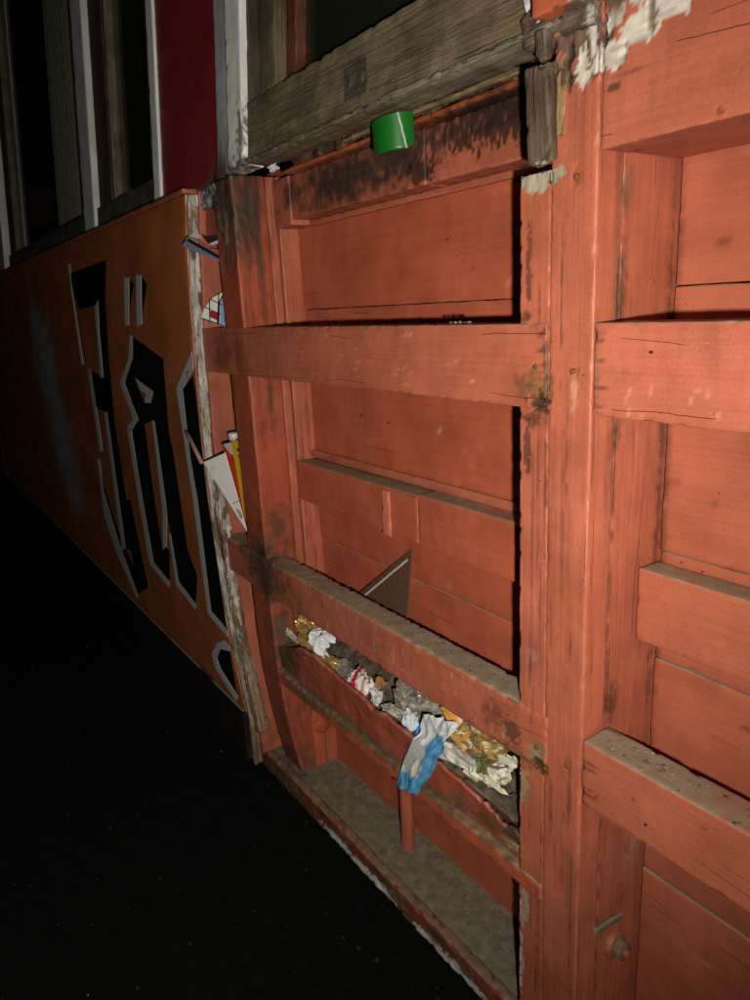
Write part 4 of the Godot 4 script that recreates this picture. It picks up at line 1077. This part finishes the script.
func make_papers() -> void:
	# green curled piece of plastic caught under the window frame: part of a small tube, open at the back
	var g := Vector3(-0.779, 1.728, -0.036)
	var gs := SurfaceTool.new()
	gs.begin(Mesh.PRIMITIVE_TRIANGLES)
	var gn := 96
	var gm := 12
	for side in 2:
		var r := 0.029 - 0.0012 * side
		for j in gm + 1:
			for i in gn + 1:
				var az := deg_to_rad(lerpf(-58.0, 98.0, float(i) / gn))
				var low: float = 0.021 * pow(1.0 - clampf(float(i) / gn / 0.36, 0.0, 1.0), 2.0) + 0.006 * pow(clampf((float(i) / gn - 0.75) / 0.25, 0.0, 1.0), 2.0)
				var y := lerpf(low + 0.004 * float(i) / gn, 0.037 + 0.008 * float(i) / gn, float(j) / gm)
				var painted_glint: float = absf(rad_to_deg(az) - 74.0 + 14.0 * y / 0.037) 
				gs.set_color(Color(0.004, 0.10, 0.010) if painted_glint > 1.6 else Color(0.42, 0.5, 0.42))  # thin pale stripe: the flash glint put into the vertex colours
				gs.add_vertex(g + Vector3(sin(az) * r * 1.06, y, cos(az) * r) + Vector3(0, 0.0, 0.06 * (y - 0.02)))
	var one := (gn + 1) * (gm + 1)
	for j in gm:
		for i in gn:
			var a := j * (gn + 1) + i
			for k in [a, a + gn + 2, a + 1, a, a + gn + 1, a + gn + 2]:
				gs.add_index(k)
			for k in [a, a + 1, a + gn + 2, a, a + gn + 2, a + gn + 1]:
				gs.add_index(k + one)
	for i in gn:
		for k in [i, i + 1, i + one, i + 1, i + one + 1, i + one]:
			gs.add_index(k)
	for j in gm:
		for e in [0, gn]:
			var a: int = j * (gn + 1) + e
			var b: int = a + gn + 1
			for k in [a, b, a + one, b, b + one, a + one]:
				gs.add_index(k)
	gs.generate_normals()
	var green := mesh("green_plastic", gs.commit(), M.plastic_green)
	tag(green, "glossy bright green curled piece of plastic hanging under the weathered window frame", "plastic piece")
	# folded striped leaflet, top left: its left end stands out in front of the panel edge, its right end goes behind the post
	var f := thing("striped_leaflet", "folded leaflet in blue, white and red stripes stuck behind the top of the panel edge", "leaflet", Vector3(-1.34, 1.68, 0.0))
	var f_bend := func(p: Vector3, v: Vector2) -> Vector3:
		var x := -1.3765 + (v.x + 1.3856) * 1.17
		return Vector3(x + 1.34, p.y, p.z + 0.024 - (x + 1.366) * 0.33)
	var o1 := Vector3(1.3495, -1.681, 0.0)
	for s in [
		["dark_fold", PackedVector2Array([Vector2(-1.3455, 1.6956), Vector2(-1.3346, 1.6895), Vector2(-1.27, 1.688), Vector2(-1.27, 1.683), Vector2(-1.3307, 1.6757)]), -0.004, Color(0.03, 0.022, 0.025)],
		["purple_stripe", PackedVector2Array([Vector2(-1.3176, 1.6715), Vector2(-1.27, 1.6765), Vector2(-1.27, 1.66)]), -0.003, Color(0.10, 0.085, 0.16)],
		["white_stripe", PackedVector2Array([Vector2(-1.3307, 1.6757), Vector2(-1.27, 1.688), Vector2(-1.27, 1.677), Vector2(-1.3174, 1.6733)]), -0.002, Color(0.52, 0.52, 0.55)],
		["white_stripe", PackedVector2Array([Vector2(-1.3688, 1.6943), Vector2(-1.3544, 1.7025), Vector2(-1.3406, 1.6886), Vector2(-1.3506, 1.6875)]), -0.001, Color(0.55, 0.54, 0.52)],
		["red_stripe", PackedVector2Array([Vector2(-1.3661, 1.6911), Vector2(-1.3543, 1.6899), Vector2(-1.3238, 1.6691), Vector2(-1.27, 1.653), Vector2(-1.27, 1.632)]), 0.0, Color(0.40, 0.12, 0.10)],
		["blue_stripe", PackedVector2Array([Vector2(-1.3856, 1.6823), Vector2(-1.3805, 1.6757), Vector2(-1.27, 1.628), Vector2(-1.27, 1.632), Vector2(-1.3671, 1.6896)]), 0.001, Color(0.17, 0.19, 0.29)],
		["black_stripe", PackedVector2Array([Vector2(-1.3731, 1.6862), Vector2(-1.3671, 1.6896), Vector2(-1.27, 1.6335), Vector2(-1.27, 1.628)]), 0.002, Color(0.018, 0.018, 0.022)],
		["painted_shadow", PackedVector2Array([Vector2(-1.3856, 1.6823), Vector2(-1.3702, 1.6960), Vector2(-1.3685, 1.6945), Vector2(-1.3838, 1.6810)]), 0.002, Color(0.02, 0.02, 0.022)]]:  # last strip: flash shadow at the upper left edge, drawn in black
		slab(f, s[0], s[1], o1 + Vector3(0, 0, s[2]), Vector3.RIGHT, Vector3.UP, 0.0007, M.gloss, s[3], f_bend)
	# round-topped leaflet with leaded-window print
	var d := thing("arched_leaflet", "round-edged white leaflet printed with a black grid and a red square above the upper rail", "leaflet", Vector3(-1.35, 1.527, 0.0))
	var d_bend := func(p: Vector3, v: Vector2) -> Vector3:
		return Vector3(p.x, p.y, p.z + 0.012 - (v.x + 1.39) * 0.6)
	var o4 := Vector3(1.35, -1.527, 0.0)
	slab(d, "page", PackedVector2Array([Vector2(-1.3796, 1.5436), Vector2(-1.3725, 1.5593), Vector2(-1.3643, 1.5700), Vector2(-1.3508, 1.5819), Vector2(-1.3312, 1.5901), Vector2(-1.31, 1.596), Vector2(-1.31, 1.5245), Vector2(-1.3316, 1.5255), Vector2(-1.3562, 1.5345)]), o4, Vector3.RIGHT, Vector3.UP, 0.001, M.paper, Color(0.72, 0.72, 0.67), d_bend)
	var ink := Color(0.015, 0.015, 0.02)
	var line := func(a: Vector2, b: Vector2, w: float) -> void:
		var q: Vector2 = (b - a).normalized().orthogonal() * w * 0.5
		slab(d, "printed_line", PackedVector2Array([a + q, b + q, b - q, a - q]), o4 + Vector3(0, 0, 0.001), Vector3.RIGHT, Vector3.UP, 0.0005, M.paper, ink, d_bend)
	slab(d, "printed_square", PackedVector2Array([Vector2(-1.3595, 1.5577), Vector2(-1.3448, 1.5538), Vector2(-1.3472, 1.5389), Vector2(-1.3615, 1.5460)]), o4 + Vector3(0, 0, 0.0008), Vector3.RIGHT, Vector3.UP, 0.0004, M.paper, Color(0.36, 0.012, 0.03), d_bend)
	slab(d, "printed_square", PackedVector2Array([Vector2(-1.3265, 1.5850), Vector2(-1.31, 1.587), Vector2(-1.31, 1.5275), Vector2(-1.3420, 1.5315), Vector2(-1.3370, 1.5718)]), o4 + Vector3(0, 0, 0.0008), Vector3.RIGHT, Vector3.UP, 0.0004, M.paper, Color(0.20, 0.33, 0.60), d_bend)
	line.call(Vector2(-1.3796, 1.5446), Vector2(-1.3315, 1.5272), 0.0022)
	line.call(Vector2(-1.3700, 1.5656), Vector2(-1.3391, 1.5497), 0.0018)
	line.call(Vector2(-1.3563, 1.5791), Vector2(-1.3338, 1.5668), 0.0018)
	line.call(Vector2(-1.3582, 1.5776), Vector2(-1.3623, 1.5364), 0.0018)
	line.call(Vector2(-1.3381, 1.5885), Vector2(-1.3472, 1.5325), 0.0018)
	line.call(Vector2(-1.3289, 1.5868), Vector2(-1.3394, 1.5718), 0.0026)
	line.call(Vector2(-1.3390, 1.5728), Vector2(-1.3453, 1.5309), 0.0026)
	# lower leaflets: a folded white one in front, a red and yellow one behind it, a white cap and a thin stick
	var w := thing("folded_leaflet", "white folded leaflet with fine print wedged behind the broken panel edge", "leaflet", Vector3(-1.35, 1.2, 0.0))
	var w_bend := func(p: Vector3, v: Vector2) -> Vector3:
		return Vector3(p.x, p.y, p.z + 0.026 - (v.x + 1.405) * 0.33)
	var o2 := Vector3(1.35, -1.2, 0.0)
	slab(w, "page", PackedVector2Array([Vector2(-1.4041, 1.2579), Vector2(-1.3374, 1.2837), Vector2(-1.2975, 1.1219)]), o2, Vector3.RIGHT, Vector3.UP, 0.001, M.paper, Color(0.76, 0.77, 0.76), w_bend)
	slab(w, "folded_back", PackedVector2Array([Vector2(-1.4041, 1.2570), Vector2(-1.2975, 1.1217), Vector2(-1.301, 1.1220), Vector2(-1.4047, 1.2525)]), o2 + Vector3(0, 0, -0.002), Vector3.RIGHT, Vector3.UP, 0.001, M.paper, Color(0.45, 0.46, 0.46), w_bend)
	slab(w, "painted_shadow", PackedVector2Array([Vector2(-1.4054, 1.2560), Vector2(-1.4036, 1.2609), Vector2(-1.3377, 1.2850), Vector2(-1.3377, 1.2818)]), o2 + Vector3(0, 0, -0.0006), Vector3.RIGHT, Vector3.UP, 0.002, M.paper, Color(0.03, 0.024, 0.026), w_bend)  # black strip draws the shadow the flash throws above this page
	slab(w, "printed_line", PackedVector2Array([Vector2(-1.3304, 1.1765), Vector2(-1.3112, 1.1851), Vector2(-1.3112, 1.1866), Vector2(-1.3310, 1.1777)]), o2 + Vector3(0, 0, 0.001), Vector3.RIGHT, Vector3.UP, 0.0004, M.paper, Color(0.05, 0.05, 0.05), w_bend)
	for k in 4:                                        # lines of fine print, too small to read
		var a := Vector2(-1.3235 + 0.0034 * k, 1.1690 - 0.001 * k)
		slab(w, "printed_line", PackedVector2Array([a, a + Vector2(0.013 - 0.002 * k, -0.022 + 0.003 * k), a + Vector2(0.0143 - 0.002 * k, -0.0212 + 0.003 * k), a + Vector2(0.0012, 0.0006)]), o2 + Vector3(0, 0, 0.001), Vector3.RIGHT, Vector3.UP, 0.0004, M.paper, Color(0.2, 0.2, 0.2), w_bend)
	for k in 3:
		var a := Vector2(-1.388 + 0.006 * k, 1.249 + 0.001 * k)
		slab(w, "printed_line", PackedVector2Array([a, a + Vector2(0.007, -0.007), a + Vector2(0.0085, -0.0062), a + Vector2(0.0014, 0.0008)]), o2 + Vector3(0, 0, 0.001), Vector3.RIGHT, Vector3.UP, 0.0003, M.paper, Color(0.46, 0.46, 0.46), w_bend)
	var r := thing("red_yellow_leaflet", "red and yellow leaflet with a white corner standing behind the white folded leaflet", "leaflet", Vector3(-1.33, 1.2, 0.0))
	var r_bend := func(p: Vector3, v: Vector2) -> Vector3:
		var x := -1.3510 + (v.x + 1.3640) * 1.23
		return Vector3(x + 1.33, p.y + 0.002, p.z + 0.012 - (x + 1.405) * 0.2)
	var o3 := Vector3(1.33, -1.2, 0.0)
	slab(r, "red_strip", PackedVector2Array([Vector2(-1.3640, 1.2971), Vector2(-1.3386, 1.3048), Vector2(-1.3263, 1.1702), Vector2(-1.310, 1.13), Vector2(-1.335, 1.14)]), o3, Vector3.RIGHT, Vector3.UP, 0.0008, M.gloss, Color(0.50, 0.035, 0.02), r_bend)
	slab(r, "white_corner", PackedVector2Array([Vector2(-1.3630, 1.2965), Vector2(-1.3386, 1.3048), Vector2(-1.3350, 1.2752), Vector2(-1.3464, 1.2803)]), o3 + Vector3(0, 0, 0.0009), Vector3.RIGHT, Vector3.UP, 0.0005, M.gloss, Color(0.55, 0.53, 0.48), r_bend)
	slab(r, "yellow_strip", PackedVector2Array([Vector2(-1.3386, 1.3048), Vector2(-1.29, 1.316), Vector2(-1.28, 1.15), Vector2(-1.322, 1.15), Vector2(-1.3263, 1.1702), Vector2(-1.3360, 1.2762)]), o3 + Vector3(0, 0, 0.0009), Vector3.RIGHT, Vector3.UP, 0.0006, M.gloss, Color(0.66, 0.38, 0.01), r_bend)
	slab(r, "painted_shadow", PackedVector2Array([Vector2(-1.3662, 1.2943), Vector2(-1.3646, 1.2990), Vector2(-1.29, 1.3205), Vector2(-1.29, 1.317)]), o3 + Vector3(0, 0, -0.0005), Vector3.RIGHT, Vector3.UP, 0.002, M.paper, Color(0.03, 0.018, 0.018), r_bend)  # dark strip along the top is the leaflet's flash shadow, painted in
	for k in 6:                                        # broken black print down the yellow strip
		var a := Vector2(-1.3255 + 0.002 * k, 1.292 - 0.0135 * k)
		slab(r, "printed_line", PackedVector2Array([a, a + Vector2(0.008, 0.001), a + Vector2(0.009, -0.005), a + Vector2(0.002, -0.006)]), o3 + Vector3(0, 0, 0.0016), Vector3.RIGHT, Vector3.UP, 0.0004, M.gloss, Color(0.05, 0.03, 0.01), r_bend)
	var cap := lathe(self, "bottle_cap", PackedVector2Array([Vector2(0.0001, 0.0), Vector2(0.0105, 0.0), Vector2(0.0108, 0.012), Vector2(0.009, 0.014), Vector2(0.0001, 0.014)]), Vector3(-1.3145, 1.3105, -0.008), Vector3(0.1, 0.98, 0.05).normalized(), M.gloss, Color(0.55, 0.56, 0.55), 20)
	tag(cap, "small white plastic cap standing above the red and yellow leaflet", "cap")
	var stick := lathe(self, "wooden_stick", PackedVector2Array([Vector2(0.0001, 0.0), Vector2(0.004, 0.0005), Vector2(0.0042, 0.04), Vector2(0.0038, 0.094), Vector2(0.0001, 0.095)]), Vector3(-1.395, 1.2565, 0.033), Vector3(-0.78, 0.62, -0.01).normalized(), M.rust, Color(0.52, 0.3, 0.21), 10, 0.001)
	tag(stick, "thin pinkish wooden stick poking out left of the white folded leaflet", "stick")
	# brown triangular card behind the middle rail
	var t := thing("brown_card", "dark brown triangle of cardboard with a pale edge behind the middle rail", "cardboard", Vector3(-0.95, 1.05, -0.105))
	slab(t, "card", PackedVector2Array([Vector2(0.055, 0.114), Vector2(0.06, -0.06), Vector2(-0.14, -0.06), Vector2(-0.09, -0.01)]), Vector3.ZERO, Vector3.RIGHT, Vector3(0, 0.98, -0.16).normalized(), 0.0025, M.rust, Color(0.15, 0.075, 0.045))
	slab(t, "pale_line", PackedVector2Array([Vector2(0.046, 0.094), Vector2(0.049, 0.092), Vector2(-0.064, -0.004), Vector2(-0.069, -0.004)]), Vector3(0, 0, 0.0026), Vector3.RIGHT, Vector3(0, 0.98, -0.16).normalized(), 0.0005, M.paper, Color(0.5, 0.47, 0.42))
	var fl := crumple(self, "paper_scrap", Vector3(-1.083, 1.766, -0.022), Vector3(0.03, 0.002, 0.0), Vector3(0.0, 0.010, 0.004), 0.004, 4, 79, M.paper, func(_v: Vector2) -> Color: return Color(0.6, 0.62, 0.64))
	tag(fl, "tiny white flake under the left end of the weathered window frame", "paper")
	# scrap of white paper at the window corner above the right-hand post
	var sc := crumple(self, "paper_scrap", Vector3(-0.512, 1.808, 0.006), Vector3(0.036, 0.01, 0.012), Vector3(-0.003, 0.05, 0.004), 0.006, 5, 77, M.paper, func(v: Vector2) -> Color: return Color(0.55, 0.54, 0.56).darkened(0.35 * absf(n_mid.get_noise_2d(v.x * 40.0, v.y * 40.0))))
	tag(sc, "torn white paper scrap at the top above the broken dark stub", "paper")

func make_litter() -> void:
	var up := Vector3(0, 0.82, -0.57)                  # sheets lie on the heap, tipped towards the lens side
	var gold := func(v: Vector2) -> Color: return Color(0.60, 0.42, 0.14).lerp(Color(0.2, 0.12, 0.04), clampf(0.5 + 0.9 * n_mid.get_noise_2d(v.x * 20.0, v.y * 20.0), 0, 1))
	var t := crumple(self, "foil_wrapper", Vector3(-1.12, 0.95, -0.045), Vector3(0.12, 0.0, 0.02), up * 0.09, 0.026, 9, 5, M.foil, gold, 0.02, 0.3)
	tag(t, "crumpled gold foil wrapper at the left end of the litter pocket", "foil wrapper")
	var t2 := crumple(self, "foil_wrapper", Vector3(-1.055, 0.925, -0.028), Vector3(0.085, -0.012, 0.0), up * 0.05, 0.016, 8, 6, M.foil, gold, 0.01, 0.3)
	tag(t2, "smaller piece of gold foil directly below the white paper ball", "foil wrapper")
	var ws := crumple(self, "paper_scrap", Vector3(-1.18, 0.93, -0.03), Vector3(0.05, -0.006, 0.0), up * 0.012, 0.008, 5, 8, M.paper, func(_v: Vector2) -> Color: return Color(0.5, 0.48, 0.42))
	tag(ws, "narrow grimy white paper scrap left of the gold foil", "paper")
	var pb := crumple(self, "paper_ball", Vector3(-1.065, 0.962, -0.036), Vector3(0.07, 0.0, 0.01), up * 0.062, 0.016, 10, 12, M.paper, func(v: Vector2) -> Color: return Color(0.66, 0.69, 0.72).darkened(0.2 * absf(n_mid.get_noise_2d(v.x * 18.0, v.y * 18.0))), 0.05, 0.3)
	tag(pb, "crumpled white paper ball leaning on the gold foil", "paper")
	var fm := crumple(self, "clear_film", Vector3(-0.99, 0.928, -0.036), Vector3(0.06, -0.005, 0.0), up * 0.035, 0.014, 9, 15, M.film, func(_v: Vector2) -> Color: return Color(0.5, 0.47, 0.42), 0.01, 0.35)
	tag(fm, "crumpled clear plastic film between the white paper ball and the red and white wrapper", "plastic film")
	var rw := crumple(self, "candy_wrapper", Vector3(-0.935, 0.936, -0.028), Vector3(0.066, -0.004, 0.008), up * 0.045, 0.009, 7, 18, M.gloss, func(v: Vector2) -> Color:
		if absf(v.x + 0.22 + 0.25 * v.y) < 0.09:
			return Color(0.5, 0.012, 0.05)
		if v.y > 0.22 and fposmod(v.x * 5.0 + v.y, 1.0) < 0.3:
			return Color(0.08, 0.06, 0.06)
		if absf(v.x - 0.2 + v.y * 0.4) < 0.04:
			return Color(0.5, 0.2, 0.2)
		return Color(0.66, 0.64, 0.62), 0.02, 0.2)
	tag(rw, "white sweet wrapper with a red band lying in the pocket", "wrapper")
	var scraps := [[Vector3(-0.882, 0.932, -0.026), Vector3(0.036, 0.006, 0.0), up * 0.026, 21, Color(0.55, 0.56, 0.56), "small white and grey paper scrap right of the red and white wrapper"],
		[Vector3(-0.906, 0.93, -0.05), Vector3(0.03, 0.0, 0.0), up * 0.03, 22, Color(0.32, 0.16, 0.07), "small brown cardboard scrap touching the red and white wrapper"],
		[Vector3(-0.762, 0.93, -0.03), Vector3(0.03, 0.0, 0.0), up * 0.045, 23, Color(0.03, 0.22, 0.5), "small bright blue paper scrap beside the blue and silver wrapper"],
		[Vector3(-0.785, 0.934, -0.022), Vector3(0.034, -0.010, 0.0), up * 0.03, 24, Color(0.55, 0.6, 0.66), "pale blue-white scrap below the grey plastic bag"],
		[Vector3(-0.735, 0.99, -0.06), Vector3(0.06, 0.0, 0.0), up * 0.04, 25, Color(0.33, 0.40, 0.36), "pale green-grey paper scrap behind the blue and silver wrapper"]]
	for s in scraps:
		var col: Color = s[4]
		var o := crumple(self, "paper_scrap", s[0], s[1], s[2], 0.008, 5, s[3], M.paper, func(v: Vector2) -> Color: return col.darkened(0.3 * absf(n_mid.get_noise_2d(v.x * 30.0, v.y * 30.0 + s[3]))), 0.006, 0.3)
		tag(o, s[5], "paper")
	var bag := crumple(self, "plastic_bag", Vector3(-0.80, 0.948, -0.045), Vector3(0.115, 0.006, 0.0), up * 0.085, 0.022, 11, 31, M.gloss, func(v: Vector2) -> Color: return Color(0.12, 0.105, 0.08).lerp(Color(0.34, 0.32, 0.28), clampf(0.4 + 1.2 * n_mid.get_noise_2d(v.x * 12.0, v.y * 12.0), 0, 1)), 0.02, 0.35)
	tag(bag, "dirty grey crumpled plastic bag in the middle of the pocket", "plastic bag")
	var st := crumple(self, "paper_strip", Vector3(-0.825, 0.934, -0.02), Vector3(0.07, 0.010, 0.0), up * 0.018, 0.008, 6, 33, M.paper, func(_v: Vector2) -> Color: return Color(0.42, 0.39, 0.34), 0.012, 0.25)
	tag(st, "curled grey-white paper strip in front of the grey plastic bag", "paper")
	# blue and silver wrapper: lies on the heap and hangs down over the torn board
	var drape := func(p: Vector3, v: Vector2) -> Vector3:
		var z := p.z
		if p.y < 0.94:
			z = maxf(z, 0.004 + 0.25 * (0.94 - p.y) * 0.3)
		return Vector3(p.x, p.y, z)
	var blue := crumple(self, "snack_wrapper", Vector3(-0.722, 0.920, 0.005), Vector3(0.070, 0.018, 0.004), Vector3(0.058, 0.145, -0.028), 0.011, 9, 41, M.gloss, func(v: Vector2) -> Color:
		var e: float = v.x + 0.16 * sin(v.y * 9.0)
		if v.y < -0.30 or (e > 0.14 and v.y < 0.3):
			return Color(0.05, 0.19, 0.36).lerp(Color(0.09, 0.28, 0.46), clampf(0.5 + n_mid.get_noise_2d(v.x * 15.0, v.y * 15.0), 0, 1))
		return Color(0.52, 0.55, 0.57).lerp(Color(0.36, 0.34, 0.29), clampf(0.3 - 1.6 * v.y + 0.6 * n_mid.get_noise_2d(v.x * 16.0, v.y * 16.0), 0, 1)), 0.016, 0.12, drape)
	tag(blue, "blue and silver snack wrapper hanging out over the torn board", "wrapper")
	var brown := crumple(self, "patterned_wrapper", Vector3(-0.652, 0.985, -0.035), Vector3(0.14, 0.012, 0.0), up * 0.085, 0.018, 8, 47, M.gloss, func(v: Vector2) -> Color:
		if absf(v.x + 0.24 - 0.4 * v.y) < 0.05 and fposmod(v.y * 9.0, 1.0) < 0.55:
			return Color(0.6, 0.58, 0.52)
		if (v - Vector2(-0.36, -0.05)).length() < 0.1 or (v - Vector2(-0.40, 0.28)).length() < 0.08:
			return Color(0.55, 0.27, 0.05)
		var k := n_fine.get_noise_2d(v.x * 22.0, v.y * 22.0)
		if k > 0.32:
			return Color(0.08, 0.07, 0.05)
		if k < -0.36:
			return Color(0.58, 0.54, 0.45)
		return Color(0.45, 0.22, 0.04).lerp(Color(0.32, 0.22, 0.06), clampf(0.5 + v.x, 0, 1)), 0.02, 0.25)
	tag(brown, "brown and gold patterned wrapper tucked under the middle rail", "wrapper")
	var cream := crumple(self, "empty_packet", Vector3(-0.655, 0.95, -0.02), Vector3(0.15, 0.026, 0.0), up * 0.042, 0.010, 6, 53, M.gloss, func(v: Vector2) -> Color:
		return Color(0.13, 0.125, 0.12) if absf(v.y - 0.12 + 0.1 * sin(v.x * 6.0)) < 0.13 else Color(0.56, 0.54, 0.47), 0.026, 0.2)
	tag(cream, "flattened cream packet with a dark stripe below the brown patterned wrapper", "packet")
	var nap := crumple(self, "paper_napkin", Vector3(-0.612, 0.952, -0.022), Vector3(0.095, 0.014, -0.006), up * 0.055, 0.014, 10, 61, M.paper, func(v: Vector2) -> Color:
		var k := n_mid.get_noise_2d(v.x * 14.0 + 5.0, v.y * 14.0)
		if maxf(absf(v.x), absf(v.y)) > 0.42 and n_fine.get_noise_2d(v.x * 60.0, v.y * 60.0) > 0.05:
			return Color(0.42, 0.34, 0.10)
		return Color(0.62, 0.60, 0.50).lerp(Color(0.25, 0.22, 0.15), clampf(k * 1.6, 0, 1)), 0.03, 0.3)
	tag(nap, "crumpled cream paper napkin at the right end of the litter pocket", "napkin")
	var leaf := crumple(self, "dry_leaf", Vector3(-0.606, 0.962, -0.008), Vector3(0.03, 0.008, 0.0), up * 0.026, 0.008, 4, 67, M.paper, func(v: Vector2) -> Color: return Color(0.10, 0.15, 0.05).lerp(Color(0.12, 0.09, 0.04), clampf(0.5 + v.x * 1.4, 0, 1)), 0.01, 0.5)
	tag(leaf, "dull green withered leaf lying on the cream napkin", "leaf")

func make_crumbs() -> void:
	# loose grit and paint flakes lying on the rails and the sill: nobody could count them
	var mm := MultiMesh.new()
	mm.transform_format = MultiMesh.TRANSFORM_3D
	mm.use_colors = true
	var st := SurfaceTool.new()
	st.begin(Mesh.PRIMITIVE_TRIANGLES)
	var sp := SphereMesh.new()
	sp.radius = 0.5
	sp.height = 1.0
	sp.radial_segments = 6
	sp.rings = 3
	mm.mesh = sp
	var spots2 := []
	for k in 200:
		spots2.append([Vector3(rng.randf_range(-1.25, -0.54), 0.599, rng.randf_range(-0.122, -0.056)), rng.randf_range(0.0012, 0.0035)])
	for k in 90:
		spots2.append([Vector3(rng.randf_range(-1.2, -0.5), 1.0912, rng.randf_range(-0.038, -0.003)), rng.randf_range(0.0012, 0.0035)])
	for k in 60:
		spots2.append([Vector3(rng.randf_range(-0.44, -0.2), 1.0892, rng.randf_range(-0.038, -0.003)), rng.randf_range(0.0012, 0.004)])
	for k in 40:
		spots2.append([Vector3(rng.randf_range(-1.18, -0.2), 1.272 if k < 25 else 1.266, rng.randf_range(-0.115, -0.085)), rng.randf_range(0.001, 0.003)])
	for k in 22:
		spots2.append([Vector3(rng.randf_range(-1.2, -0.5), 1.5255, rng.randf_range(-0.038, -0.004)), rng.randf_range(0.0015, 0.0045)])
	for k in 5:
		spots2.append([Vector3(-0.66 + 0.008 * k, 1.527, -0.015), rng.randf_range(0.004, 0.008)])
	for k in 160:
		spots2.append([Vector3(rng.randf_range(-1.15, -0.56), 0.905 + rng.randf_range(0.0, 0.012), rng.randf_range(-0.09, -0.022)), rng.randf_range(0.002, 0.007)])
	mm.instance_count = spots2.size()
	for k in spots2.size():
		var s: float = spots2[k][1]
		var b := Basis.from_euler(Vector3(rng.randf() * TAU, rng.randf() * TAU, rng.randf() * TAU)).scaled(Vector3(s * rng.randf_range(0.8, 1.8), s * rng.randf_range(0.4, 0.9), s * rng.randf_range(0.8, 1.6)))
		mm.set_instance_transform(k, Transform3D(b, spots2[k][0]))
		var c: Color = [Color(0.07, 0.05, 0.035), Color(0.2, 0.16, 0.11), Color(0.1, 0.08, 0.06), Color(0.24, 0.2, 0.14), Color(0.13, 0.1, 0.07)][k % 5]
		mm.set_instance_color(k, c)
	var o := MultiMeshInstance3D.new()
	o.multimesh = mm
	o.material_override = tinted(0.9, 0.0, 0.2)
	put(o, "grit_crumbs")
	o.set_meta("kind", "stuff")
	o.set_meta("label", "loose grit and paint crumbs on the rails and the dusty sill")
	o.set_meta("category", "grit")
